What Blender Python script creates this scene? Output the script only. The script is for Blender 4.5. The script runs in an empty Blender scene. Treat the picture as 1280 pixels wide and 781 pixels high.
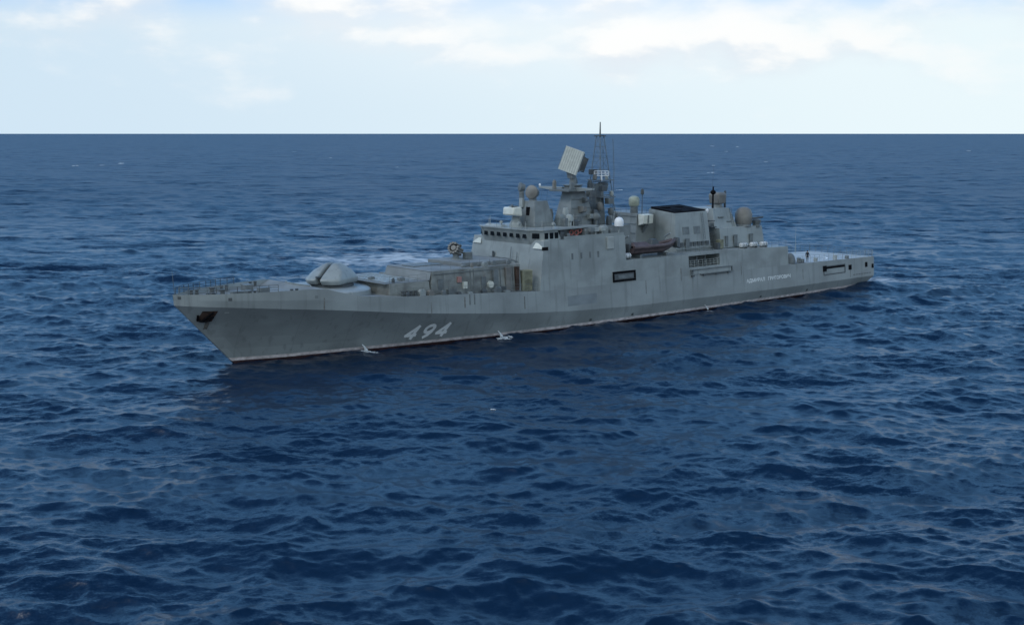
import bpy, bmesh, math, random
import numpy as np
from mathutils import Vector, Matrix
R = math.radians
random.seed(7)
SC = bpy.context.scene
COL = SC.collection

# ------------------------------------------------------------------ camera, sky, sun, exposure
CAM = (-65.07, -122.77, 25.04)
YAW = R(49.153)
PITCH = math.atan(223.5 / 1550.0)
cd = bpy.data.cameras.new('camera')
cam = bpy.data.objects.new('camera', cd); COL.objects.link(cam)
cd.sensor_width = 36.0
cd.lens = 36.0 * 1550.0 / 1280.0
cd.clip_start = 1.0; cd.clip_end = 200000.0
cam.location = CAM
fw = Vector((math.cos(YAW) * math.cos(PITCH), math.sin(YAW) * math.cos(PITCH), -math.sin(PITCH)))
cam.rotation_euler = fw.to_track_quat('-Z', 'Y').to_euler()
SC.camera = cam

SUN_EL = R(46); SUN_AZ = R(152)          # azimuth as an angle from +x towards +y, where the sun stands
SC.view_settings.view_transform = 'Standard'
SC.view_settings.look = 'None'
SC.view_settings.gamma = 1.0
SC.view_settings.use_curve_mapping = False
SC.view_settings.exposure = 0.0

W = bpy.data.worlds.new('World'); SC.world = W; W.use_nodes = True
nt = W.node_tree; nt.nodes.clear()
def N(t, ty, **k):
    n = t.nodes.new(ty)
    for a, b in k.items(): setattr(n, a, b)
    return n
def link(t, a, b): t.links.new(a, b)
def math_node(t, op, a, b=None, c=None, clamp=False):
    n = N(t, 'ShaderNodeMath', operation=op, use_clamp=clamp)
    for i, v in enumerate((a, b, c)):
        if v is None: continue
        if isinstance(v, (int, float)): n.inputs[i].default_value = v
        else: link(t, v, n.inputs[i])
    return n.outputs[0]
def map_range(t, v, a, b, c=0.0, d=1.0, smooth=True):
    n = N(t, 'ShaderNodeMapRange', interpolation_type='SMOOTHSTEP' if smooth else 'LINEAR')
    link(t, v, n.inputs['Value'])
    n.inputs['From Min'].default_value = a; n.inputs['From Max'].default_value = b
    n.inputs['To Min'].default_value = c; n.inputs['To Max'].default_value = d
    return n.outputs[0]
def mix_col(t, f, a, b, blend='MIX'):
    n = N(t, 'ShaderNodeMix', data_type='RGBA', blend_type=blend)
    for s, v in ((n.inputs[0], f), (n.inputs[6], a), (n.inputs[7], b)):
        if isinstance(v, (int, float)): s.default_value = v
        elif isinstance(v, tuple): s.default_value = v
        else: link(t, v, s)
    return n.outputs[2]

out = N(nt, 'ShaderNodeOutputWorld'); bg = N(nt, 'ShaderNodeBackground')
bg.inputs['Strength'].default_value = 0.10
sky = N(nt, 'ShaderNodeTexSky', sky_type='NISHITA', sun_disc=False)
sky.sun_elevation = SUN_EL
sky.sun_rotation = R(90) - SUN_AZ       # Blender measures it clockwise from +y
sky.air_density = 1.0; sky.dust_density = 1.0; sky.ozone_density = 2.0
tc = N(nt, 'ShaderNodeTexCoord')
sep = N(nt, 'ShaderNodeSeparateXYZ'); link(nt, tc.outputs['Generated'], sep.inputs[0])
az = math_node(nt, 'ARCTAN2', sep.outputs[1], sep.outputs[0])
el = math_node(nt, 'ARCSINE', sep.outputs[2])
def cloud_noise(sx, sy, off, del_=0.0, daz=0.0, detail=7, rough=.55, dist=.35):
    c = N(nt, 'ShaderNodeCombineXYZ')
    link(nt, math_node(nt, 'MULTIPLY', math_node(nt, 'ADD', az, daz), sx), c.inputs[0])
    link(nt, math_node(nt, 'MULTIPLY', math_node(nt, 'ADD', el, del_), sy), c.inputs[1])
    c.inputs[2].default_value = off
    n = N(nt, 'ShaderNodeTexNoise'); n.inputs['Scale'].default_value = 1.0
    n.inputs['Detail'].default_value = detail; n.inputs['Roughness'].default_value = rough
    n.inputs['Distortion'].default_value = dist
    link(nt, c.outputs[0], n.inputs['Vector'])
    return n.outputs['Fac']
CL_OFF = 6.2
n1 = cloud_noise(8.5, 19.0, CL_OFF, detail=9, rough=.50, dist=.04)
n1b = cloud_noise(8.5, 19.0, CL_OFF, del_=0.012, daz=-0.004, detail=9, rough=.50, dist=.04)
band = map_range(nt, el, R(0.4), R(4.2))               # fewer clouds right above the horizon
high = map_range(nt, el, R(6.2), R(7.6), 0.0, 0.40)
thr = math_node(nt, 'SUBTRACT', math_node(nt, 'ADD', n1, math_node(nt, 'MULTIPLY', band, 0.215)), high)
mask = map_range(nt, thr, 0.58, 0.86)
edge = math_node(nt, 'SUBTRACT', n1, n1b)
lit = map_range(nt, edge, -0.07, 0.05)
CW = (9.8, 9.85, 9.8, 1); CG = (7.4, 8.2, 9.0, 1)
ccol = mix_col(nt, lit, CG, CW)
# thin haze towards the horizon: a whitish veil that fades with height
veil = map_range(nt, el, R(4.5), R(7.2), 0.94, 0.0)
# white haze added to the unseen sky behind the camera, lighting the port side
back = map_range(nt, math_node(nt, 'ADD', math_node(nt, 'MULTIPLY', sep.outputs[0], -math.cos(YAW)), math_node(nt, 'MULTIPLY', sep.outputs[1], -math.sin(YAW))), -0.05, 0.6)
veil = math_node(nt, 'MAXIMUM', veil, math_node(nt, 'MULTIPLY', back, 0.9))
side = map_range(nt, math_node(nt, 'SUBTRACT', YAW, az), -0.42, 0.42)
vcol = mix_col(nt, side, (6.7, 8.1, 9.1, 1), (8.7, 9.7, 9.8, 1))
deep = mix_col(nt, 1.0, sky.outputs[0], (0.45, 0.80, 1.25, 1), 'MULTIPLY')
deep = mix_col(nt, map_range(nt, el, R(20.0), R(52.0)), (2.2, 5.5, 10.4, 1), deep)
bcol = mix_col(nt, map_range(nt, el, R(3), R(40)), (5.6, 6.8, 7.8, 1), (11.4, 13.0, 13.8, 1))
vcol = mix_col(nt, back, vcol, bcol)
skyc = mix_col(nt, veil, deep, vcol)
# brighter, creamier air below the sun
dazs = math_node(nt, 'ABSOLUTE', math_node(nt, 'SUBTRACT', az, YAW - 0.03))
glow = math_node(nt, 'MULTIPLY', math_node(nt, 'MULTIPLY', map_range(nt, dazs, 0.0, 0.42, 1.0, 0.0), map_range(nt, el, R(0.5), R(7.0))), map_range(nt, el, R(6.0), R(7.6), 1.0, 0.0))
col = mix_col(nt, math_node(nt, 'MULTIPLY', mask, 0.95), skyc, ccol)
col = mix_col(nt, math_node(nt, 'MULTIPLY', glow, 0.40), col, (10.6, 10.7, 10.6, 1))
link(nt, col, bg.inputs['Color']); link(nt, bg.outputs[0], out.inputs[0])

sd = bpy.data.lights.new('sun', 'SUN'); sun = bpy.data.objects.new('sun', sd); COL.objects.link(sun)
sd.energy = 0.85; sd.angle = R(20); sd.color = (1.0, 0.985, 0.96)
sv = Vector((math.cos(SUN_AZ) * math.cos(SUN_EL), math.sin(SUN_AZ) * math.cos(SUN_EL), math.sin(SUN_EL)))
sun.rotation_euler = sv.to_track_quat('Z', 'Y').to_euler(); sun.location = sv * 300

# ------------------------------------------------------------------ materials
def principled(name, color, rough=0.5, metal=0.0):
    m = bpy.data.materials.new(name); m.use_nodes = True
    b = m.node_tree.nodes['Principled BSDF']
    b.inputs['Base Color'].default_value = (*color, 1)
    b.inputs['Roughness'].default_value = rough; b.inputs['Metallic'].default_value = metal
    return m
def paint(name, color, rough=0.5, wear=0.12, rust=0.0, streak=True, scale=0.5, plates=0.0):
    """weathered ship paint: broad blotches, downward streaks, a little rust, faint plate seams"""
    m = principled(name, color, rough); t = m.node_tree; b = t.nodes['Principled BSDF']
    g = N(t, 'ShaderNodeNewGeometry')
    def noise(sc, detail=4, s=1.0):
        mp = N(t, 'ShaderNodeMapping'); mp.inputs['Scale'].default_value = sc
        link(t, g.outputs['Position'], mp.inputs[0])
        n = N(t, 'ShaderNodeTexNoise'); n.inputs['Scale'].default_value = s; n.inputs['Detail'].default_value = detail
        link(t, mp.outputs[0], n.inputs['Vector']); return n.outputs['Fac']
    dark = tuple(c * (1 - 2.2 * wear) for c in color) + (1,)
    light = tuple(min(1, c * (1 + 1.0 * wear)) for c in color) + (1,)
    f = map_range(t, noise((scale, scale, scale * 1.4), 5), 0.3, 0.7)
    c = mix_col(t, f, dark, light)
    if streak:
        s = map_range(t, noise((1.6, 1.6, 0.10), 4), 0.54, 0.72, 0, 0.45)
        c = mix_col(t, s, c, tuple(v * 0.55 for v in color) + (1,))
    if plates:
        sp = N(t, 'ShaderNodeSeparateXYZ'); link(t, g.outputs['Position'], sp.inputs[0])
        fx = math_node(t, 'ABSOLUTE', math_node(t, 'SUBTRACT', math_node(t, 'FRACT', math_node(t, 'MULTIPLY', sp.outputs[0], 1 / plates)), 0.5))
        sx = map_range(t, fx, 0.485, 0.5, 0, 0.24)
        c = mix_col(t, sx, c, tuple(v * 0.5 for v in color) + (1,))
    if rust:
        rr = map_range(t, noise((0.9, 0.9, 0.35), 6), 0.60 - 0.12 * rust, 0.78, 0, 0.75 * min(1, rust + .3))
        c = mix_col(t, rr, c, (0.12, 0.085, 0.06, 1))
    link(t, c, b.inputs['Base Color'])
    return m
M = {}
M['hull'] = paint('hull_grey_paint', (0.27, 0.30, 0.302), 0.42, 0.10, 0.0, True, 0.16, plates=6.2)
M['grey'] = paint('superstructure_grey_paint', (0.275, 0.305, 0.303), 0.45, 0.10, 0.0, True, 0.3)
M['grey2'] = paint('darker_grey_paint', (0.20, 0.222, 0.222), 0.5, 0.10, 0.05, True, 0.5)  # a darker grey than the superstructure paint, for mast, tower and houses
M['dirty'] = paint('worn_grey_paint', (0.21, 0.225, 0.215), 0.6, 0.2, 0.35, True, 0.6)
M['light'] = paint('pale_grey_paint', (0.36, 0.39, 0.38), 0.45, 0.08, 0, False, 0.8)
M['raft'] = principled('weathered_white_plastic', (0.60, 0.62, 0.62), 0.45)
M['cream'] = paint('off_white_paint', (0.62, 0.63, 0.56), 0.4, 0.06, 0, False, 0.8)
M['white'] = principled('white_gloss_paint', (0.80, 0.81, 0.82), 0.3)
M['brown'] = paint('brownish_radome', (0.20, 0.195, 0.18), 0.55, 0.12, 0.1, False, 0.7)
M['dark'] = principled('dark_grey_metal', (0.075, 0.085, 0.09), 0.5)
M['mid'] = paint('middle_grey_metal', (0.15, 0.17, 0.175), 0.5, 0.12, 0.15, False, 1.0)
M['black'] = principled('soot_and_shade_black', (0.007, 0.007, 0.009), 0.9); M['black'].node_tree.nodes['Principled BSDF'].inputs['Specular IOR Level'].default_value = 0.1
M['glass'] = principled('dark_window_glass', (0.008, 0.011, 0.014), 0.15); M['glass'].node_tree.nodes['Principled BSDF'].inputs['Specular IOR Level'].default_value = 0.12
M['deck'] = paint('deck_coating', (0.20, 0.22, 0.225), 0.7, 0.12, 0.15, False, 0.25)
M['flight'] = paint('flight_deck_coating', (0.36, 0.40, 0.42), 0.6, 0.06, 0, False, 0.3)
M['boot'] = paint('waterline_stripe_white', (0.62, 0.56, 0.55), 0.5, 0.15, 0.25, False, 1.4)
M['anti'] = paint('red_bottom_paint', (0.040, 0.018, 0.020), 0.6, 0.2, 0.0, False, 0.6)
M['mark'] = principled('white_marking_paint', (0.82, 0.85, 0.85), 0.55)
M['rust'] = paint('rusty_steel', (0.06, 0.035, 0.025), 0.8, 0.25, 0.8, False, 2)
M['maroon'] = paint('faded_maroon_rubber', (0.12, 0.088, 0.088), 0.6, 0.15, 0, False, 1.2)
M['orange'] = principled('orange_red_plastic', (0.36, 0.12, 0.10), 0.6); M['pink'] = principled('faded_red_paint', (0.36, 0.19, 0.17), 0.6)
M['olive'] = paint('olive_canvas', (0.22, 0.22, 0.15), 0.8, 0.2, 0.3, False, 1.0)
M['skin'] = principled('skin', (0.45, 0.28, 0.20), 0.5)
M['navy'] = principled('navy_uniform_cloth', (0.012, 0.014, 0.022), 0.9)
M['hair'] = principled('dark_hair', (0.015, 0.012, 0.010), 0.7)
def foam_mat():
    m = principled('sea_foam', (0.55, 0.59, 0.62), 0.8); return m
M['foam'] = foam_mat()

# ------------------------------------------------------------------ mesh helpers
class MB:
    def __init__(s): s.v = []; s.f = []; s.m = []
    def add(s, vs, fs, mi=0):
        o = len(s.v); s.v += [tuple(p) for p in vs]
        s.f += [tuple(i + o for i in f) for f in fs]; s.m += [mi] * len(fs); return s
    def box(s, x0, x1, y0, y1, z0, z1, mi=0):
        return s.prism([(x0, y0), (x1, y0), (x1, y1), (x0, y1)], z0, z1, mi=mi)
    def prism(s, poly, z0, z1, top=None, mi=0):
        n = len(poly); top = top or poly
        vs = [(p[0], p[1], z0) for p in poly] + [(p[0], p[1], z1) for p in top]
        fs = [tuple(range(n - 1, -1, -1)), tuple(range(n, 2 * n))] + [(i, (i + 1) % n, n + (i + 1) % n, n + i) for i in range(n)]
        return s.add(vs, fs, mi)
    def hexa(s, p, mi=0):   # 8 points: bottom loop then top loop
        return s.add(p, [(3, 2, 1, 0), (4, 5, 6, 7), (0, 1, 5, 4), (1, 2, 6, 5), (2, 3, 7, 6), (3, 0, 4, 7)], mi)
    def cyl(s, p0, p1, r0, r1=None, n=12, mi=0, cap=True):
        r1 = r0 if r1 is None else r1
        a = Vector(p0); b = Vector(p1); d = (b - a).normalized()
        u = d.orthogonal().normalized(); w = d.cross(u)
        vs = []
        for c, r in ((a, r0), (b, r1)):
            for i in range(n):
                t = 2 * math.pi * i / n; vs.append(tuple(c + u * (r * math.cos(t)) + w * (r * math.sin(t))))
        fs = [(i, (i + 1) % n, n + (i + 1) % n, n + i) for i in range(n)]
        if cap: fs += [tuple(range(n - 1, -1, -1)), tuple(range(n, 2 * n))]
        return s.add(vs, fs, mi)
    def path(s, pts, r, n=6, mi=0):
        for a, b in zip(pts, pts[1:]): s.cyl(a, b, r, r, n, mi)
        return s
    def lathe(s, c, prof, n=20, axis=(0, 0, 1), mi=0):   # prof: (radius, height) from bottom to top
        d = Vector(axis).normalized(); u = d.orthogonal().normalized(); w = d.cross(u); c = Vector(c)
        vs = []; fs = []
        for r, h in prof:
            for i in range(n):
                t = 2 * math.pi * i / n
                vs.append(tuple(c + d * h + u * (r * math.cos(t)) + w * (r * math.sin(t))))
        for k in range(len(prof) - 1):
            for i in range(n):
                fs.append((k * n + i, k * n + (i + 1) % n, (k + 1) * n + (i + 1) % n, (k + 1) * n + i))
        fs.append(tuple(range(n - 1, -1, -1))); L = (len(prof) - 1) * n; fs.append(tuple(range(L, L + n)))
        return s.add(vs, fs, mi)
    def hull(s, pts, mi=0):
        bm = bmesh.new()
        for p in pts: bm.verts.new(p)
        r = bmesh.ops.convex_hull(bm, input=bm.verts)
        bmesh.ops.delete(bm, geom=list({g for g in r['geom_interior'] + r['geom_unused'] if isinstance(g, bmesh.types.BMVert)}), context='VERTS')
        bmesh.ops.dissolve_limit(bm, angle_limit=0.03, verts=bm.verts, edges=bm.edges)
        bm.verts.index_update()
        s.add([v.co[:] for v in bm.verts], [tuple(v.index for v in f.verts) for f in bm.faces], mi); bm.free(); return s
    def build(s, name, mats, parent=None, bevel=0.0, smooth=False, segs=2):
        me = bpy.data.meshes.new(name)
        co = np.array(s.v, float)
        c = np.array([(co[:, 0].min() + co[:, 0].max()) / 2, (co[:, 1].min() + co[:, 1].max()) / 2, co[:, 2].min()])
        me.from_pydata([tuple(p) for p in co - c], [], s.f)
        if not isinstance(mats, (list, tuple)): mats = [mats]
        for m in mats: me.materials.append(M[m] if isinstance(m, str) else m)
        me.polygons.foreach_set('material_index', s.m)
        bm = bmesh.new(); bm.from_mesh(me); bmesh.ops.recalc_face_normals(bm, faces=bm.faces); bm.to_mesh(me); bm.free()
        me.update()
        o = bpy.data.objects.new(name, me); COL.objects.link(o)
        w = Vector(c)
        if parent is not None:
            o.parent = parent; w = w - Vector(parent['_w'])
        o.location = w; o['_w'] = [float(q) for q in c]
        if bevel:
            b = o.modifiers.new('bevel', 'BEVEL'); b.width = bevel; b.segments = segs; b.limit_method = 'ANGLE'; b.angle_limit = R(25)
        if smooth:
            for p in me.polygons: p.use_smooth = True
            try: me.set_sharp_from_angle(angle=R(38))
            except Exception: pass
        return o
def empty(name, loc, label, cat, group=None, parent=None):
    o = bpy.data.objects.new(name, None); COL.objects.link(o); o.location = loc; o['_w'] = [float(q) for q in loc]
    o.empty_display_size = 0.5
    o['label'] = label; o['category'] = cat
    if group: o['group'] = group
    return o
def tag(o, label, cat, group=None):
    o['label'] = label; o['category'] = cat
    if group: o['group'] = group
    return o

# ------------------------------------------------------------------ sea
rng = np.random.default_rng(11)
def wave_tile(L, n, wind, peak, hs, spread, seed, kmin=0.0, kmax=1e9):
    """random sea on a periodic square tile; returns band-limited heights and horizontal shifts per level"""
    g = np.random.default_rng(seed)
    k1 = np.fft.fftfreq(n, L / n) * 2 * np.pi
    kx, ky = np.meshgrid(k1, k1, indexing='ij'); k = np.hypot(kx, ky); k[0, 0] = 1e-6
    kp = 2 * np.pi / peak
    S = np.exp(-1.25 * (kp / k) ** 2) / k ** 3.85
    th = np.arctan2(ky, kx) - wind
    D = np.abs(np.cos(th / 2)) ** (2 * spread) + 0.05
    S = S * D; S[(k < kmin) | (k > kmax)] = 0; S[0, 0] = 0
    A = np.sqrt(S) * (g.normal(size=k.shape) + 1j * g.normal(size=k.shape))
    h = np.fft.ifft2(A).real
    A *= hs / 4 / h.std()
    return A, kx, ky, k, L, n
TILES = [wave_tile(211.0, 1024, YAW + math.pi + 0.25, 23.0, 0.66, 9, 3),
         wave_tile(137.0, 1024, YAW + math.pi - 0.35, 8.0, 0.34, 5, 5)]
CUTS = [0.5, 1.0, 2.0, 4.0, 8.0, 16.0, 32.0]
def tile_fields():
    res = []
    for A, kx, ky, k, L, n in TILES:
        lv = []
        for c in CUTS:
            B = A * np.exp(-(k * c / (2 * np.pi)) ** 4)
            h = np.fft.ifft2(B).real
            dx = np.fft.ifft2(1j * kx / k * B).real; dy = np.fft.ifft2(1j * ky / k * B).real
            lv.append(np.stack([dx, dy, h], -1).astype(np.float32))
        res.append((lv, L, n))
    return res
FIELDS = tile_fields()
ROT = [0.37, 1.9]
def sea(x, y, cut):
    """displacement (dx,dy,dz) at flat points x,y keeping only waves longer than about 2*cut"""
    tot = np.zeros(x.shape + (3,), np.float32)
    lev = np.clip(np.log2(np.maximum(cut, 1e-3) / CUTS[0]), 0, len(CUTS) - 1.001)
    l0 = lev.astype(int); fr = (lev - l0)[..., None]
    for ti, (lv, L, n) in enumerate(FIELDS):
        a = 0.0
        u = (x * math.cos(a) - y * math.sin(a)) / L * n + 37 * ti; v = (x * math.sin(a) + y * math.cos(a)) / L * n + 11 * ti
        i0 = np.floor(u).astype(int); j0 = np.floor(v).astype(int); fu = (u - i0)[..., None]; fv = (v - j0)[..., None]
        acc = np.zeros_like(tot)
        for q in range(len(CUTS)):
            w = np.where(l0 == q, 1 - fr[..., 0], np.where(l0 + 1 == q, fr[..., 0], 0))
            mk = w > 0
            if not mk.any(): continue
            T = lv[q]; I = i0[mk] % n; J = j0[mk] % n; I1 = (I + 1) % n; J1 = (J + 1) % n
            a_ = fu[mk]; b_ = fv[mk]
            val = T[I, J] * (1 - a_) * (1 - b_) + T[I1, J] * a_ * (1 - b_) + T[I, J1] * (1 - a_) * b_ + T[I1, J1] * a_ * b_
            acc[mk] += val * w[mk][:, None]
        tot += acc
    # gusty patches: wave height varies slowly over the sea
    mod = 1 + 0.30 * np.sin(x * 0.021 + 1.3 * np.sin(y * 0.013)) * np.sin(y * 0.017 + 0.7 + 1.1 * np.sin(x * 0.009))
    return tot * mod[..., None] * np.array([1.0, 1.0, 1.0])
def sea_z(x, y):
    return float(sea(np.array([float(x)]), np.array([float(y)]), np.array([1.0]))[0, 2])
def build_sea():
    h = CAM[2]; rs = [6.0]; r = 6.0
    while r < 90000:
        step = max(0.24, r * r / 31000 * 0.55)
        step = min(step, 0.011 * r + 0.05)
        if r < 55: step = 1.2
        if r > 6000: step = 0.06 * r
        r += step; rs.append(r)
    rs = np.array(rs)
    inner = np.linspace(-27, 27, 860); side = np.linspace(27, 333, 260)[1:-1]
    th = np.radians(np.concatenate([inner, side])) + YAW
    nr, na = len(rs), len(th)
    RR, TT = np.meshgrid(rs, th, indexing='ij')
    x = CAM[0] + RR * np.cos(TT); y = CAM[1] + RR * np.sin(TT)
    dr = np.gradient(rs)[:, None] * np.ones_like(TT)
    dth = np.gradient(np.unwrap(th)); dth = np.abs(dth)[None, :] * RR
    cut = np.maximum(dr * 0.55, dth * 0.8)
    D = sea(x, y, cut)
    fade = np.clip(1 - (RR - 5000) / 5000, 0, 1)[..., None]
    D = D * fade
    co = np.stack([x + D[..., 0], y + D[..., 1], D[..., 2]], -1).reshape(-1, 3).astype(np.float32)
    # foam kept on the sea itself: churned water along the far side of the ship and behind the stern
    X, Y = co[:, 0].astype(float), co[:, 1].astype(float)
    fo = 0.95 * np.exp(-(((X - 82) * 0.75 + (Y - 80) * -0.66) / 24) ** 2 - (((X - 82) * 0.66 + (Y - 80) * 0.75) / 17) ** 2)
    fo += 0.55 * np.exp(-((X - 122) / 7) ** 2 - ((Y + 4) / 7) ** 2)
    co_n = len(co)
    i = np.arange(nr - 1)[:, None] * na; j = np.arange(na)[None, :]
    j1 = (j + 1) % na
    quads = np.stack([i + j, i + na + j, i + na + j1, i + j1], -1).reshape(-1, 4)
    # close the small hole under the camera
    co = np.concatenate([co, np.array([[CAM[0], CAM[1], 0]], np.float32)]); fo = np.append(fo, 0)
    tris = np.stack([np.full(na, co_n), np.arange(na), (np.arange(na) + 1) % na], -1)
    me = bpy.data.meshes.new('sea')
    me.vertices.add(len(co)); me.vertices.foreach_set('co', co.ravel())
    loops = np.concatenate([quads.ravel(), tris.ravel()]).astype(np.int32)
    me.loops.add(len(loops)); me.loops.foreach_set('vertex_index', loops)
    npoly = len(quads) + len(tris); me.polygons.add(npoly)
    st = np.concatenate([np.arange(len(quads)) * 4, len(quads) * 4 + np.arange(len(tris)) * 3]).astype(np.int32)
    me.polygons.foreach_set('loop_start', st)
    me.polygons.foreach_set('use_smooth', np.ones(npoly, bool))
    me.update(calc_edges=True); me.validate()
    at = me.attributes.new('foam', 'FLOAT', 'POINT'); at.data.foreach_set('value', fo.astype(np.float32))
    o = bpy.data.objects.new('sea', me); COL.objects.link(o); o['kind'] = 'structure'
    return o
def water_mat():
    m = principled('sea_water', (0.003, 0.017, 0.044), 0.10); t = m.node_tree; b = t.nodes['Principled BSDF']
    b.inputs['IOR'].default_value = 1.333
    g = N(t, 'ShaderNodeNewGeometry')
    # far from the ship the ripples are finer than the picture and act as roughness
    ln = N(t, 'ShaderNodeVectorMath', operation='LENGTH'); link(t, g.outputs['Position'], ln.inputs[0])
    link(t, map_range(t, ln.outputs['Value'], 60, 420, 0.29, 0.42), b.inputs['Roughness'])
    # wind ripples, too small for the mesh: they turn the normal
    tot = None
    for sc, k, rotz in (((0.025, 0.06, 0.05), 0.30, YAW + 0.2), ((0.09, 0.24, 0.2), 0.50, YAW - 0.2), ((0.5, 1.0, 1.0), 0.21, YAW), ((1.7, 3.4, 3.0), 0.26, YAW + 0.3), ((6.0, 10.0, 8.0), 0.24, YAW - 0.3)):
        mp = N(t, 'ShaderNodeMapping', vector_type='TEXTURE'); mp.inputs['Rotation'].default_value = (0, 0, rotz + math.pi / 2)
        mp.inputs['Scale'].default_value = tuple(1 / s for s in sc)
        link(t, g.outputs['Position'], mp.inputs[0])
        n = N(t, 'ShaderNodeTexNoise'); n.inputs['Scale'].default_value = 1; n.inputs['Detail'].default_value = 2.0
        n.inputs['Roughness'].default_value = 0.5
        link(t, mp.outputs[0], n.inputs['Vector'])
        s1 = N(t, 'ShaderNodeVectorMath', operation='SUBTRACT'); link(t, n.outputs['Color'], s1.inputs[0]); s1.inputs[1].default_value = (0.5, 0.5, 0.5)
        s2 = N(t, 'ShaderNodeVectorMath', operation='MULTIPLY'); link(t, s1.outputs[0], s2.inputs[0]); s2.inputs[1].default_value = (k * 2, k * 2, 0.0)
        if tot is None: tot = s2.outputs[0]
        else:
            ad = N(t, 'ShaderNodeVectorMath', operation='ADD'); link(t, tot, ad.inputs[0]); link(t, s2.outputs[0], ad.inputs[1]); tot = ad.outputs[0]
    # slicks and gust patches: the ripples are stronger in some places than in others
    gp = N(t, 'ShaderNodeMapping', vector_type='TEXTURE'); gp.inputs['Rotation'].default_value = (0, 0, YAW + math.pi / 2 + 0.2); gp.inputs['Scale'].default_value = (46, 24, 40)
    link(t, g.outputs['Position'], gp.inputs[0])
    gn = N(t, 'ShaderNodeTexNoise'); gn.inputs['Scale'].default_value = 1; gn.inputs['Detail'].default_value = 3
    link(t, gp.outputs[0], gn.inputs['Vector'])
    gust = map_range(t, gn.outputs['Fac'], 0.32, 0.68, 0.45, 1.35)
    sc_ = N(t, 'ShaderNodeVectorMath', operation='SCALE'); link(t, tot, sc_.inputs[0]); link(t, gust, sc_.inputs['Scale'])
    ad = N(t, 'ShaderNodeVectorMath', operation='ADD'); link(t, g.outputs['Normal'], ad.inputs[0]); link(t, sc_.outputs[0], ad.inputs[1])
    nm = N(t, 'ShaderNodeVectorMath', operation='NORMALIZE'); link(t, ad.outputs[0], nm.inputs[0])
    link(t, nm.outputs[0], b.inputs['Normal'])
    # foam
    at = N(t, 'ShaderNodeAttribute', attribute_name='foam')
    fp = N(t, 'ShaderNodeMapping', vector_type='TEXTURE'); fp.inputs['Rotation'].default_value = (0, 0, YAW + math.pi / 2); fp.inputs['Scale'].default_value = (5.5, 2.6, 3)
    link(t, g.outputs['Position'], fp.inputs[0])
    fn = N(t, 'ShaderNodeTexNoise'); fn.inputs['Scale'].default_value = 1; fn.inputs['Detail'].default_value = 6; fn.inputs['Roughness'].default_value = 0.6
    link(t, fp.outputs[0], fn.inputs['Vector'])
    th = math_node(t, 'ADD', fn.outputs['Fac'], math_node(t, 'MULTIPLY', at.outputs['Fac'], 0.22))
    f = math_node(t, 'MULTIPLY', map_range(t, th, 0.56, 0.80, 0, 0.75), map_range(t, at.outputs['Fac'], 0.05, 0.5))
    mixs = N(t, 'ShaderNodeMixShader'); d = N(t, 'ShaderNodeBsdfDiffuse'); d.inputs['Color'].default_value = (0.55, 0.62, 0.68, 1)
    link(t, f, mixs.inputs[0]); link(t, b.outputs[0], mixs.inputs[1]); link(t, d.outputs[0], mixs.inputs[2])
    link(t, mixs.outputs[0], t.nodes['Material Output'].inputs['Surface'])
    return m
SEA = build_sea(); SEA.data.materials.append(water_mat())

# ------------------------------------------------------------------ the ship's lines (x aft from the stem at the waterline, -y port, z up)
def curve(pts):
    xs = [p[0] for p in pts]; ys = [p[1] for p in pts]
    return lambda x: float(np.interp(x, xs, ys))
def smooth_curve(pts):
    f = curve(pts)
    def g(x):
        return sum(f(x + d) for d in (-1.6, -0.8, 0, 0.8, 1.6)) / 5 if -5 < x < 113 else f(x)
    return g
ZK = smooth_curve([(-6.6, 6.87), (0, 6.4), (9, 5.5), (18, 4.3), (25, 3.6), (34, 2.8), (43, 2.3), (54, 1.96), (67, 1.9), (86, 1.72), (115.4, 1.62)])
KN = smooth_curve([(-6.6, 0.10), (-5, 1.75), (-2, 3.45), (2, 5.0), (9, 6.45), (18, 7.1), (30, 7.55), (45, 7.8), (70, 7.85), (90, 7.55), (115.4, 6.6)])
WL = smooth_curve([(-8, 0.0), (0, 0.04), (4.7, 1.75), (11.7, 2.9), (18.8, 4.1), (26.4, 5.15), (34.3, 6.2), (43, 7.0), (54, 7.3), (67, 7.3), (86, 7.0), (102, 6.5), (113.4, 5.8)])
ZD = curve([(-6.6, 8.05), (0, 8.06), (8.2, 8.08), (9.4, 7.8), (10.8, 7.3), (13, 6.85), (18, 6.35), (30, 5.8), (39, 5.3), (60, 5.2), (91, 5.12), (115.4, 4.78)])
def xstem(z): return -6.58 * min(z, 6.87) / 6.87 if z < 6.87 else -6.58 - 0.10 * (z - 6.87)
def xtran(z): return 113.2 + 2.1 * min(max(z, -1), 1.64) / 1.64 if z < 1.64 else 115.3 + 0.03 * (z - 1.64)
def hy(x, z):
    """half breadth of the ship's side at (x,z)"""
    u = (x - xstem(z)) / (xtran(z) - xstem(z)); u = min(max(u, 0), 1)
    xi = -6.6 + 122.0 * u
    zk = ZK(xi); kn = KN(xi); wl = WL(xstem(0) + u * (xtran(0) - xstem(0)))
    if z >= zk: return max(0.05, kn - 0.08 * (z - zk))
    if z >= 0:
        t = z / zk; e = 1.0 + 0.35 * max(0.0, 1 - u * 3)
        return wl + (kn - wl) * t ** e
    return max(0.02, wl * (1 + 0.10 * z))
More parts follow.
